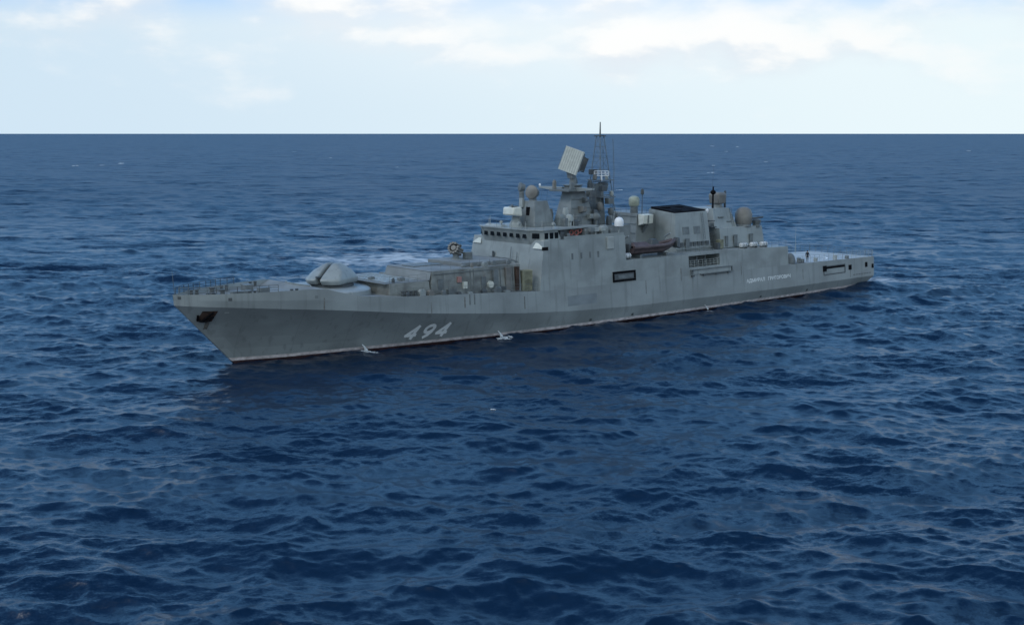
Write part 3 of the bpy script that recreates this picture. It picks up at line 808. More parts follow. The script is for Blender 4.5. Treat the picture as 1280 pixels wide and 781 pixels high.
# small aerials, lamps and rails on the roof
for x, y, h in ((40.2, 3.4, 1.4), (40.6, -3.2, 0.9), (42.2, -4.6, 1.1), (46.5, -5.0, 2.2), (41.0, 4.6, 1.0), (48.0, -4.4, 1.6)):
    b = MB(); b.cyl((x, y, RZ), (x, y, RZ + h), 0.05, 0.025, 6); b.build('whip_aerial', 'light', FR)
for x, y in ((40.4, -2.2), (43.5, -5.4), (40.3, 1.2)):
    b = MB(); b.cyl((x, y, RZ), (x, y, RZ + 0.5), 0.07, n=8); b.lathe((x - 0.05, y, RZ + 0.62), [(0.17, -0.2), (0.22, 0), (0.17, 0.2)], 12, axis=(-1, -0.4, 0)); b.build('searchlight', 'light', FR, smooth=True)
railing([(43.6, -6.3, RZ), (40.95, -6.3, RZ), (39.7, -4.5, RZ), (39.7, 4.5, RZ)], 0.85, 2, 0.014, step=1.4)
b = MB(); b.hull([(39.9, 4.4, 12.94), (41.2, 4.0, 12.94), (39.9, 0.8, 12.94), (41.2, 0.8, 12.94), (40.3, 4.2, 13.25), (40.9, 3.8, 13.25), (40.3, 1.2, 13.2), (40.9, 1.2, 13.2)]); b.build('roof_trunk', 'light', FR, 0.05)
# life rings and bits on the wing
for i, (x, z) in enumerate(((46.6, 12.25), (47.5, 12.15), (48.1, 12.45))):
    b = MB(); n = 16
    for k in range(n):
        a0 = 2 * math.pi * k / n; a1 = 2 * math.pi * (k + 1) / n
        b.cyl((x + 0.32 * math.cos(a0), -5.45, z + 0.32 * math.sin(a0)), (x + 0.32 * math.cos(a1), -5.45, z + 0.32 * math.sin(a1)), 0.10, n=8)
    o = b.build('life_ring', 'orange', None, smooth=True)
    tag(o, ['orange life ring on the bridge wing wall, nearest the bridge windows', 'lower middle orange life ring on the bridge wing wall', 'highest of the orange life rings on the bridge wing wall'][i], 'life ring', 'life rings on the bridge wing')
for x, y, z in ((50.3, -6.2, 11.553), (51.6, -6.1, 11.553), (49.4, -6.3, 11.553)):
    b = MB(); b.cyl((x, y, z), (x, y, z + 0.7), 0.14, 0.1, 8); b.hull([(x + a, y + c, z + 0.7 + e) for a in (-0.4, 0.4) for c in (-0.3, 0.3) for e in (0, 0.55)]); b.build('signal_lamp', 'light' if x > 50 else 'mid', FR, 0.08)

# ------------------------------------------------------------------ foremast with the big air radar
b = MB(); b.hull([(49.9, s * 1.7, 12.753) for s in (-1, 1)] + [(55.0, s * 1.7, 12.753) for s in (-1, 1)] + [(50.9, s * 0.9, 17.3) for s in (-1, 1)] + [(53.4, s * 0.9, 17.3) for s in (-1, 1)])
FM = b.build('foremast', 'grey2', FR, 0.05)
b = MB(); b.prism([(49.4, -1.9), (54.4, -1.9), (54.4, 1.9), (49.4, 1.9)], 17.303, 17.62); b.build('mast_platform', 'mid', FM, 0.04)
b = MB()
for s, L in ((-1, 4.6), (1, 6.0)):
    b.hull([(50.9, s * 1.0, 17.2), (51.9, s * 1.0, 17.2), (50.9, s * 1.0, 17.85), (51.9, s * 1.0, 17.85), (51.2, s * L, 17.55), (51.6, s * L, 17.55), (51.2, s * L, 17.8), (51.6, s * L, 17.8)])
b.build('yardarm', 'grey', FM, 0.03)
b = MB(); b.lathe((51.4, 6.0, 17.8), [(0.12, 0), (0.18, 0.12), (0.12, 0.3), (0.03, 0.36)], 10); b.build('masthead_light', 'white', FM, smooth=True)
b = MB(); b.lathe((52.0, 0, 17.623), [(1.25, 0), (1.25, 0.22), (1.1, 0.3), (1.35, 0.42), (1.35, 0.55), (0.5, 0.62), (0.42, 1.4)], 24); TT_ = b.build('radar_turntable', 'mid', FM, smooth=True)
def air_radar():
    c = Vector((51.9, 0.0, 21.35))
    view = (Vector(CAM) - c); view.z = 0; view.normalize()
    a0 = math.atan2(view.y, view.x) - R(22)          # the antenna has turned a little past the quarter
    n = Vector((math.cos(a0), math.sin(a0), 0.16)).normalized()
    h = Vector((0, 0, 1)).cross(n).normalized(); v = n.cross(h)
    ro = R(-18.0)                                     # antenna rolled on its stabiliser
    wv = h * math.cos(ro) + v * math.sin(ro); uv = -h * math.sin(ro) + v * math.cos(ro)
    def slab(b, cc, hw, hh, t0, t1, k=1.0):
        b.hexa([tuple(cc + wv * (a * hw) + uv * (e * hh) + n * t0) for a, e in ((-1, -1), (1, -1), (1, 1), (-1, 1))] +
               [tuple(cc + wv * (a * hw * k) + uv * (e * hh * k) + n * t1) for a, e in ((-1, -1), (1, -1), (1, 1), (-1, 1))])
    b = MB(); slab(b, c, 1.43, 1.66, 0.32, 0.5); F = b.build('radar_panel', paint('radar_panel_paint', (0.46, 0.48, 0.44), 0.5, 0.05, 0, False, 1.5), TT_, 0.02)
    b = MB()
    for i in range(9):
        for q in (-1, 1): b.hexa([tuple(c + wv * (-1.40 + i * 0.34 + a) + uv * (q * 1.55 if e == 0 else 0) + n * (0.503 + d)) for d in (0, 0.02) for a, e in ((0, 0), (0.03, 0), (0.03, 1), (0, 1))])
    b.build('radar_elements', 'mid', TT_)
    b = MB(); slab(b, c + uv * 0.15, 1.25, 1.3, -0.5, 0.31, 1.0)
    b.build('radar_frame', 'mid', TT_, 0.03)
    b = MB(); cc = c - n * 1.2
    for a, e, a2, e2 in ((1.5, 1.5, 1.3, 0.2), (-1.5, 1.5, -1.3, 0.2)):
        pass
    slab(b, c - n * 2.2 - wv * 0.1 + uv * 0.05, 1.35, 1.0, 0.0, 0.14); b.build('secondary_panel', 'dark', TT_, 0.02)
    b = MB()
    for a, e in ((-1, -1), (1, -1), (1, 1), (-1, 1)): b.cyl(c + wv * a * 1.1 + uv * e * 1.2, c - n * 2.15 + wv * a * 1.1 + uv * (0.1 + e * 0.8), 0.06, n=6)
    b.build('panel_struts', 'mid', TT_); b = MB()
    b.hull([tuple(Vector((51.9, 0, 19.0)) + Vector((a, e, 0))) for a in (-0.45, 0.45) for e in (-0.45, 0.45)] + [tuple(c + wv * a * 0.5 - n * 0.2 + uv * -1.2 + n * e) for a in (-1, 1) for e in (-.3, .3)])
    b.build('antenna_mount', 'mid', TT_)
air_radar()
b = MB(); b.lathe((47.2, 2.6, 13.9), [(0.35, -1.1), (0.4, -0.3), (0.8, 0), (0.9, 0.5), (0.6, 1.1), (0.1, 1.3)], 18); b.build('satellite_dome', 'light', FR, smooth=True)
b = MB(); b.lathe((48.0, -3.6, 14.0), [(0.3, -1.2), (0.3, -0.5), (0.45, -0.4), (0.5, 0), (0.4, 0.35), (0.1, 0.5)], 18); b.build('satellite_dome', 'light', FR, smooth=True)
b = MB(); b.lathe((53.6, -3.0, 13.9), [(0.5, -0.1), (0.54, 0.05), (0.35, 0.2), (0.1, 0.24)], 20, axis=(-0.5, -0.86, 0.1)); b.cyl((53.7, -2.9, 12.7), (53.7, -2.9, 13.8), 0.2, n=10); b.build('dish_aerial', 'mid', FR, smooth=True)
b = MB()
for x, y, z, q, mt in ((52.2, -1.75, 14.6, 0.7, 'brown'), (53.6, -1.7, 13.6, 0.6, 'light'), (53.0, -1.35, 15.9, 0.5, 'mid'), (51.0, -1.9, 13.3, 0.8, 'mid')):
    b = MB(); b.hull([(x + a, y + e, z + c) for a, e, c in ((-q * .6, -.45, 0), (q * .6, -.45, 0), (-q * .6, .5, -.3), (q * .6, .5, -.3), (-q * .5, -.45, q), (q * .5, -.45, q), (-q * .6, .5, q), (q * .6, .5, q))])
    b.build('mast_equipment', mt, FM, 0.05)
b = MB()
for z in (13.8, 15.0, 16.2): b.box(50.2 + (z - 12.7) * .2, 54.9 - (z - 12.7) * .35, -1.72 + (z - 12.7) * .15, 1.7 - (z - 12.7) * .15, z, z + 0.07)
b.build('mast_ribs', 'mid', FM)

g_ = random.Random(5)
for x, y, z, w, h, mt in ((44.6, -5.6, 11.553, 0.5, 1.0, 'dark'), (45.5, -5.9, 11.553, 0.4, 0.7, 'mid'), (48.9, -5.8, 11.553, 0.6, 1.1, 'mid'), (52.4, -5.6, 11.553, 0.7, 1.4, 'grey'), (53.4, -6.0, 11.553, 0.4, 0.9, 'mid'),
                        (47.0, -3.9, RZ, 0.5, 1.1, 'mid'), (47.6, -2.3, RZ, 0.7, 1.5, 'grey'), (46.9, -0.6, RZ, 0.6, 1.9, 'mid'), (48.6, -2.2, RZ, 0.5, 2.3, 'light'), (49.2, 1.6, RZ, 0.6, 2.0, 'mid'), (46.8, 4.4, RZ, 0.8, 1.4, 'grey'), (49.0, -3.6, RZ, 0.6, 0.8, 'dark')):
    b = MB(); k = 0.75; b.hull([(x + a * w * q, y + e * w * 0.8 * q, zz) for zz, q in ((z, 1), (z + h * 0.7, 1), (z + h, k)) for a in (-.7, .7) for e in (-.7, .7)]); b.build('deck_equipment', mt, FR, 0.05)
for x, y, z, w, h, mt in ((50.4, -1.5, 17.62, 0.4, 0.9, 'mid'), (53.9, -1.4, 17.62, 0.45, 1.1, 'dark'), (53.6, 1.2, 17.62, 0.4, 1.4, 'mid'), (49.8, 1.3, 17.62, 0.35, 1.2, 'brown'), (54.6, -1.6, 12.75, 0.7, 2.0, 'dark'), (55.3, 0.6, 12.6, 0.7, 2.6, 'mid'), (49.4, -1.9, 12.93, 0.6, 1.5, 'dark'), (56.6, -2.4, 12.6, 0.5, 1.2, 'dark'), (58.6, -2.2, 12.6, 0.6, 1.5, 'mid'), (48.2, 2.2, 12.93, 0.7, 2.4, 'grey2'), (46.8, 2.0, 12.93, 0.5, 1.7, 'dark')):
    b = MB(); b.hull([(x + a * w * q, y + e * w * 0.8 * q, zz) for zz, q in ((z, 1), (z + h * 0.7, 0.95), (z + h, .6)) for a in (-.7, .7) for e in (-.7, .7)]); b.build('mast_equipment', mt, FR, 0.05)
for x, y, h in ((50.0, -1.8, 1.6), (54.2, -1.8, 2.2), (54.2, 1.8, 1.9), (60.5, -3.0, 2.0), (62.0, 3.0, 2.4), (58.0, -3.2, 1.4)):
    z = 17.62 if x < 55 else (12.6 if x < 59.9 else 8.25)
    b = MB(); b.cyl((x, y, z), (x, y, z + h), 0.05, 0.025, 6); b.build('whip_aerial', 'mid', FR)
# halyards from the yardarms
for y0, y1, x1 in ((-4.4, -3.6, 49.5), (-3.6, -3.2, 50.5), (5.4, 4.2, 49.0), (4.4, 3.4, 50.0)):
    b = MB(); b.cyl((51.4, y0, 17.5), (x1, y1, RZ), 0.012, n=4); b.build('halyard', 'dark', FM)
# ------------------------------------------------------------------ lattice mainmast
def lattice():
    b = MB(); c0 = Vector((57.6, 0.2, 12.6)); c1 = Vector((57.15, 0.0, 24.7))
    def corner(i, t):
        s = 1.6 * (1 - t) + 0.36 * t
        c = c0.lerp(c1, t); return c + Vector((s * (1, 1, -1, -1)[i], s * (1, -1, -1, 1)[i], 0))
    lv = [0, 0.17, 0.33, 0.48, 0.62, 0.75, 0.88, 1.0]
    for i in range(4):
        b.path([corner(i, t) for t in lv], 0.055, 6)
    for t0, t1 in zip(lv, lv[1:]):
        for i in range(4):
            b.cyl(corner(i, t1), corner((i + 1) % 4, t1), 0.03, n=5)
            b.cyl(corner(i, t0), corner((i + 1) % 4, t1), 0.022, n=5)
    root = b.build('lattice_mast', 'mid', FR)
    p = MB(); p.cyl(c1, c1 + Vector((0, 0, 1.9)), 0.12, 0.07, 8); p.build('pole_aerial', 'dark', root, smooth=True)
    p = MB(); p.cyl(c1 + Vector((0.35, -0.8, 0)), c1 + Vector((-0.35, 0.8, 0)), 0.07, n=6); p.box(c1.x - 0.5, c1.x + 0.5, -0.5, 0.5, c1.z - 0.08, c1.z + 0.08); p.build('crosstree', 'dark', root)
    p = MB(); p.hull([(56.6 + a, 0.1 + e, z) for z, k in ((12.6, 0.95), (18.2, 0.62)) for a in (-k, k) for e in (-k, k)]); p.build('mast_trunk', 'mid', root, 0.04)
    p = MB()
    for z, k in ((16.3, 1.5), (18.6, 1.3)): p.box(57.3 - k, 57.3 + k, -k, k, z, z + 0.12)
    p.build('mast_gallery', 'mid', root)
    p = MB()
    q = Vector((56.3, -1.2, 19.3)); d = Vector((0.75, -0.66, 0))
    p.cyl(q - Vector((0, 0, 0.7)), q, 0.12, n=8)
    for k in range(5): p.cyl(q + d * (-1.0 + 0.5 * k), q + d * (-1.0 + 0.5 * k) + Vector((0, 0, 0.62)), 0.045, n=5)
    for z in (0, 0.31, 0.62): p.cyl(q - d * 1.0 + Vector((0, 0, z)), q + d * 1.0 + Vector((0, 0, z)), 0.05, n=5)
    p.build('navigation_radar', 'white', root)
    for x, y, z, k, mt in ((56.0, 1.1, 16.45, 1.0, 'mid'), (58.6, -0.9, 16.45, 0.8, 'light'), (56.0, -1.2, 14.6, 1.2, 'brown'), (58.0, -1.4, 13.9, 1.1, 'mid'), (55.9, 0.0, 13.2, 1.2, 'light'), (55.6, -0.6, 18.75, 0.8, 'brown'), (57.9, -0.6, 18.75, 0.7, 'light')):
        p = MB(); p.lathe((x, y, z), [(0.3 * k, 0), (0.42 * k, 0.3 * k), (0.34 * k, 0.8 * k), (0.05, 0.95 * k)], 10)
        p.build('mast_sensor', mt, root, smooth=True)
    for x, y, z, q in ((56.2, -1.6, 17.2, 0.5), (58.2, 0.4, 17.4, 0.6), (56.4, 0.6, 19.4, 0.5), (57.6, -1.5, 15.4, 0.55)):
        p = MB(); p.box(x - q, x + q, y - q * .7, y + q * .7, z, z + q * 1.5); p.build('signal_box', 'mid' if q > .52 else 'dark', root, 0.05)
    p = MB()
    p.path([(59.2, -0.6, 13), (59.35, -0.6, 20), (59.15, -0.5, 24.3)], 0.045, 6); p.path([(58.6, 0.9, 13), (58.9, 0.9, 18.5), (58.1, 0.4, 23.4)], 0.03, 6)
    p.build('wire_aerial', 'mid', root)
lattice()

# ------------------------------------------------------------------ midship house, funnel
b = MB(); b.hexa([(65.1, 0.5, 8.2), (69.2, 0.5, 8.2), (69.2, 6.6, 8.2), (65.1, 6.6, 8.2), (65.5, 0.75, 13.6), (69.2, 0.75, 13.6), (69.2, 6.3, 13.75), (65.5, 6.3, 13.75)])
MH = b.build('midship_house', 'grey2', FR, 0.04)
b = MB(); b.box(53.63, 59.9, -3.4, 3.4, 8.3, 12.6); b.build('mast_base_house', 'grey2', FR, 0.04)
b = MB()
for z in (9.5, 10.8, 12.1, 13.2): b.box(65.0 + (z - 8.2) * 0.074, 65.6, 0.8, 6.3, z, z + 0.06)
b.build('wall_stiffeners', 'mid', MH)
railing([(65.6, 6.2, 13.74), (65.6, 0.85, 13.6), (68.6, 0.85, 13.6)], 0.95, 2, 0.016, step=1.1)
def drum(c, r, h, mat, name, ped):
    b = MB(); b.lathe((c[0], c[1], c[2]), [(r * .75, 0), (r * .7, ped)], 16); o = b.build(name, 'mid', FR, smooth=True)
    a = MB(); a.lathe((c[0], c[1], c[2] + ped), [(r * .8, 0), (r, h * .15), (r, h * .7), (r * .8, h * .9), (r * .3, h)], 20); a.build('radome', mat, o, smooth=True); return o
drum((66.2, 2.0, 13.62), 0.78, 1.5, paint('greenish_radome', (0.33, 0.36, 0.29), 0.5, 0.1, 0, False, 1), 'jamming_antenna', 1.0)
b = MB(); b.cyl((66.8, 0.95, 13.6), (66.8, 0.95, 17.2), 0.06, n=6); b.lathe((66.8, 0.95, 16.3), [(0.22, 0), (0.26, 0.2), (0.22, 0.75), (0.05, 0.85)], 10); b.build('pole_aerial', 'dark', FR, smooth=True)
b = MB(); b.hull([(65.6, -0.5, 12.2), (67.6, -0.5, 12.2), (65.6, 0.55, 11.9), (67.6, 0.55, 11.9), (65.6, -0.6, 13.5), (67.6, -0.6, 13.5), (65.6, 0.6, 13.55), (67.6, 0.6, 13.55)]); CB = b.build('countermeasure_box', 'cream', FR, 0.08)
b = MB(); b.box(66.4, 66.6, -0.68, -0.5, 12.3, 13.4); b.build('box_slot', 'mid', CB, 0.02)
b = MB(); b.cyl((66.6, -0.1, 12.1), (66.6, 0.55, 11.0), 0.3, 0.2, 10); b.build('box_bracket', 'mid', CB)
# white dome on its post at the aft end of the wing
b = MB(); b.cyl((54.6, -6.3, 11.553), (54.6, -6.3, 12.7), 0.07, n=8); WD = b.build('dome_post', 'light', FR)
b = MB(); b.lathe((54.6, -6.3, 12.65), [(0.42, 0), (0.62, 0.12), (0.64, 0.6), (0.58, 0.95), (0.38, 1.22), (0.08, 1.32)], 20); b.build('communications_dome', 'white', WD, smooth=True)
# funnel
b = MB(); b.hexa([(68.35, -4.3, 8.25), (76.1, -4.3, 8.25), (76.1, 2.6, 8.25), (69.25, 2.6, 8.25), (68.8, -3.5, 13.7), (75.9, -3.5, 13.8), (75.9, 1.9, 14.25), (69.3, 1.9, 14.15)])
FU = b.build('funnel', 'grey', FR, 0.05)
b = MB(); b.hexa([(68.95, -3.35, 13.68), (75.75, -3.35, 13.78), (75.75, 1.75, 14.2), (69.4, 1.75, 14.1), (69.0, -3.3, 13.9), (75.7, -3.3, 14.0), (75.7, 1.7, 14.55), (69.45, 1.7, 14.45)]); b.build('funnel_cap', 'black', FU, 0.04)
for x, y in ((71.0, -1.9), (71.0, 0.3), (73.8, -1.9), (73.8, 0.3)):
    b = MB(); b.cyl((x, y, 13.9), (x, y, 14.12 + 0.125 * (y + 1.9)), 0.8, n=16); b.build('exhaust_pipe', 'black', FU, smooth=True)
b = MB()
for i in range(7): b.box(69.4 + i * 0.92, 70.05 + i * 0.92, -4.32, -4.1, 8.9, 9.5)
b.build('louvres', 'dark', FU)
b = MB(); b.box(68.5, 76.0, -4.5, -4.15, 8.55, 8.65); b.build('ledge', 'grey', FU)
b = MB(); b.lathe((76.1, -3.4, 13.5), [(0.12, 0), (0.2, 0.15), (0.2, 0.5), (0.05, 0.6)], 10); b.build('masthead_light', 'white', FU, smooth=True)
railing([(67.9, -5.9, 8.25), (74.2, -6.1, 8.25)], 1.0, 3, 0.018, step=0.9)

# ------------------------------------------------------------------ after part: ladder gap, gun tower, hangar
b = MB(); b.box(76.2, 78.0, -3.0, 3.2, 8.25, 10.4); b.build('after_house', 'mid', FR, 0.04)
b = MB()
for i, (x, z) in enumerate(((76.3, 10.4), (76.8, 11.3), (76.4, 12.2))):
    b.box(x, x + 1.3, -3.6, -2.2, z, z + 0.12)
for k in range(9): b.box(76.2 + 0.16 * k, 76.38 + 0.16 * k, -3.9, -3.3, 8.5 + 0.22 * k, 8.54 + 0.22 * k)
b.path([(76.2, -3.95, 9.3), (77.6, -3.95, 11.2)], 0.03); b.build('stairway', 'dark', FR)
for x, y, z, s_ in ((76.4, -4.9, 8.25, 0.9), (77.2, -4.6, 8.25, 1.3)):
    b = MB(); b.box(x, x + s_ * 0.7, y - 0.4, y + 0.4, z, z + s_); b.build('stowage_locker', 'olive' if s_ > 1 else 'dark', FR, 0.06)
HT = MB().hull([(x, y, 8.25) for x in (78.0, 88.3) for y in (-4.6, 4.6)] + [(x, y, 11.15) for x in (78.0, 88.0) for y in (-4.2, 4.2)]).build('hangar', 'grey', FR, 0.05)
b = MB(); b.hull([(x, y, 11.1) for x in (78.0, 83.2) for y in (-3.3, 3.3)] + [(x, y, 14.0) for x in (78.3, 82.2) for y in (-2.5, 2.5)]); AT = b.build('after_tower', 'grey', FR, 0.05)
b = MB(); b.box(79.2, 80.4, -3.05, -2.7, 12.6, 12.75); b.box(81.0, 82.1, -3.15, -2.8, 11.9, 12.05); b.build('tower_step', 'mid', AT)
b = MB(); b.lathe((81.0, -1.2, 14.0), [(0.9, 0), (0.75, 0.4), (0.7, 0.6)], 16); q = b.build('after_gun_radar', 'mid', FR, smooth=True)
b = MB(); b.hull([(81.0 + a, -1.2 + e, z) for z, k in ((14.6, 0.85), (16.0, 1.0), (16.3, 0.75)) for a in (-k, k) for e in (-k, k)]); b.build('radar_housing', 'brown', q, 0.15, smooth=True)
b = MB(); b.box(82.0, 82.15, -1.9, -1.6, 14.0, 16.5); b.build('side_bar', 'dark', q)
b = MB(); b.cyl((79.0, -2.0, 13.98), (79.0, -2.0, 17.2), 0.14, 0.10, 8); b.lathe((79.0, -2.0, 16.0), [(0.1, 0), (0.42, 0.2), (0.42, 0.5), (0.1, 0.75)], 10); b.build('post_aerial', 'black', FR, smooth=True)
b = MB(); b.cyl((79.9, -1.0, 14), (80.2, -1.0, 20.6), 0.02, 0.012, 5); b.build('whip_aerial', 'dark', FR)
def close_gun(s):
    b = MB(); b.lathe((84.7, s * 3.3, 11.15), [(1.25, 0), (1.15, 0.3), (1.05, 0.4)], 20); o = b.build('close_in_gun', 'mid', FR, smooth=True)
    a = MB(); a.lathe((84.7, s * 3.3, 11.5), [(1.2, 0), (1.3, 0.5), (1.3, 1.5), (1.05, 2.15), (0.55, 2.5), (0.1, 2.55)], 22); a.build('gun_shield', 'brown', o, smooth=True)
    k = MB(); k.cyl((84.9, s * 4.2, 12.3), (86.9, s * 5.2, 12.5), 0.13, n=10); k.build('gun_barrels', 'dark', o, smooth=True)
close_gun(-1); close_gun(1)
b = MB(); b.lathe((87.0, -3.9, 10.9), [(0.6, 0), (0.55, 0.5), (0.7, 0.7), (0.7, 1.1), (0.3, 1.35)], 14); b.build('decoy_launcher', 'mid', FR, smooth=True)
railing([(83.4, -4.1, 11.15), (87.9, -4.1, 11.15)], 0.9, 2, 0.016, step=1.0)
b = MB(); b.box(88.05, 88.25, -2.6, 2.6, 8.3, 10.9); b.build('hangar_door', 'mid', HT)
b = MB(); b.box(79.0, 79.6, -4.62, -4.45, 8.4, 10.0); b.build('hangar_side_door', 'mid', HT, 0.02)
railing([(x, -(hy(x, 8.2) - 0.12), 8.28 - 0.02 * (x - 74.4)) for x in (75, 79, 83, 87, 90.6)], 0.95, 3, 0.014, step=1.5)

# flight deck
b = MB()
xs = np.linspace(90.95, 115.2, 14); vs = []
for x in xs: 
    y = hy(x, ZD(x)) - 0.05; vs += [(x, -y, ZD(x) + 0.004), (x, y, ZD(x) + 0.004)]
b.add(vs, [(2 * i, 2 * i + 2, 2 * i + 3, 2 * i + 1) for i in range(13)]); b.build('flight_deck', 'flight', FR)
b = MB(); n = 40; vs = []
for i in range(n):
    a = 2 * math.pi * i / n
    for r in (4.6, 4.9): vs.append((103 + r * math.cos(a), r * math.sin(a), ZD(103 + r * math.cos(a)) + 0.010))
b.add(vs, [(2 * i, 2 * i + 1, (2 * i + 3) % (2 * n), (2 * i + 2) % (2 * n)) for i in range(n)]); b.build('landing_circle', 'mark', FR)
for s in (-1, 1):
    P = [(x, s * (hy(x, ZD(x)) - 0.06), ZD(x)) for x in (93.5, 98, 102, 106, 110, 115.0)]
    railing(P, 1.15, 3, 0.022, name='safety_net', mat='light' if s < 0 else 'mid', step=1.25)
railing([(115.0, -6.2, ZD(115)), (115.0, 6.2, ZD(115))], 1.15, 3, 0.024, name='safety_net', mat='mid', step=1.2)
b = MB(); b.cyl((108.5, 4.5, ZD(108)), (108.5, 4.5, ZD(108) + 4.2), 0.05, 0.02, 6); b.build('ensign_staff', 'light', FR)
b = MB(); b.lathe((92.6, -6.2, 5.12), [(0.85, 0), (0.9, 0.5), (0.7, 1.2), (0.35, 1.55), (0.05, 1.65)], 18); b.build('deck_ventilator', 'mid', FR, smooth=True)
for x, h in ((94.6, 0.8), (95.5, 0.55), (99.0, 0.6), (104.2, 0.8), (107.5, 0.5)):
    b = MB(); b.box(x, x + 0.5, -6.5, -6.0, ZD(x), ZD(x) + h); b.build('deck_fitting', 'light' if x in (99.0, 104.2) else 'mid', FR, 0.05)
# openings in the quarter
b = MB(); side_ring(b, 100.4, 106.6, 2.75, 4.18, 0.13, 0.06); SD = b.build('quarter_opening', 'dark', FR)
b = MB(); side_plate(b, 100.9, 106.4, 3.72, 4.06, 0.04, off=0.02); side_plate(b, 100.2, 101.2, 3.35, 4.25, 0.05, off=0.02); b.build('painted_shadow_gap', 'black', SD)  # black plates painted as the shadow inside the opening
b = MB(); side_plate(b, 101.3, 106.35, 2.95, 3.68, 0.02); b.build('opening_shutter', 'grey', SD)
for x0, x1, z0, z1 in ((107.6, 108.5, 3.1, 3.9), (112.6, 113.3, 3.2, 4.0), (114.6, 115.2, 2.9, 3.6)):
    b = MB(); side_plate(b, x0, x1, z0, z1, 0.05, n=1); b.build('mooring_port', 'black', FR, 0.04)
b = MB()
for i in range(7): side_plate(b, 109.0 + i * 0.8, 109.5 + i * 0.8, 2.15, 2.25, 0.03, n=1)
b.build('step_rungs', 'dark', FR)
# folded gangway under the after bay
b = MB()
side_plate(b, 67.9, 77.0, 5.92, 6.02, 0.28); side_plate(b, 69.9, 77.2, 5.22, 5.30, 0.28)
side_plate(b, 67.9, 68.05, 5.2, 5.92, 0.2, n=1); side_plate(b, 76.9, 77.05, 5.3, 5.92, 0.2, n=1)
GW = b.build('folded_gangway', 'mid', FR)
b = MB(); side_plate(b, 68.3, 76.8, 5.32, 5.9, 0.12); b.build('gangway_steps', 'grey', GW)
b = MB()
for x in (67.95, 70.4, 73.2, 75.9): side_plate(b, x, x + 0.5, 5.02, 5.2, 0.3, n=1)
side_plate(b, 70.6, 75.6, 5.08, 5.16, 0.25); b.build('gangway_rollers', 'dark', GW)
# long rubbing strake marks, draught marks and overboard outlets
for x in (48.2, 56.0, 84.0, 96.0):
    b = MB(); side_plate(b, x, x + 0.35, 0.62, 0.95, 0.05, n=1); b.build('overboard_outlet', 'dark', FR)
b = MB(); side_plate(b, 44.0, 49.2, 3.0, 4.3, 0.004, off=0.004); b.build('repaint_patch', paint('patch_paint', (0.20, 0.23, 0.245), 0.45, 0.08, 0, False, 0.5), FR)

# doors, ladders, grilles, rust runs
def deck_door(x, y, z, parent=FR):
    b = MB(); b.box(x, x + 0.8, y - 0.05, y + 0.05, z, z + 1.75); o = b.build('watertight_door', 'mid', parent, 0.02); return o
deck_door(70.4, -4.33, 8.3, FU); deck_door(80.9, -4.62, 8.35, HT); deck_door(84.6, -4.6, 8.3, HT)
def rung_ladder(p, h, parent, nx=0.0):
    b = MB()
    for q in (-0.2, 0.2): b.cyl((p[0] + q, p[1], p[2]), (p[0] + q, p[1] + nx, p[2] + h), 0.025, n=5)
    k = int(h / 0.35)
    for i in range(1, k): b.cyl((p[0] - 0.2, p[1] + nx * i / k, p[2] + h * i / k), (p[0] + 0.2, p[1] + nx * i / k, p[2] + h * i / k), 0.02, n=5)
    b.build('ladder', 'mid', parent)
rung_ladder((74.6, -4.35, 9.7), 4.0, FU, 0.75); rung_ladder((82.3, -3.3, 11.2), 2.8, AT, 0.7); rung_ladder((54.2, -1.75, 12.7), 4.0, FM, 0.6)
for x in (70.2, 72.6):
    b = MB(); b.hexa([(x, -3.99, 10.6), (x + 1.4, -3.99, 10.6), (x + 1.4, -3.7, 10.6), (x, -3.7, 10.6), (x, -3.86, 11.7), (x + 1.4, -3.86, 11.7), (x + 1.4, -3.6, 11.7), (x, -3.6, 11.7)]); b.build('grille', 'mid', FU, 0.02)
STAIN = paint('rust_streak_paint', (0.19, 0.195, 0.19), 0.55, 0.2, 0.35, True, 1.5)
for x, z0, z1, w in ((8.2, 5.7, 7.0, 0.16), (22.3, 4.1, 5.4, 0.14), (27.2, 4.3, 5.6, 0.2), (36.6, 3.3, 4.9, 0.16), (58.6, 3.4, 5.2, 0.14), (65.8, 4.6, 6.4, 0.16), (79.2, 4.4, 6.2, 0.14), (94.6, 2.6, 4.2, 0.14), (108.0, 1.9, 3.05, 0.2)):
    b = MB(); side_plate(b, x, x + w, z0, z1, 0.003, n=1, off=0.005); b.build('streak_stain', STAIN, FR)

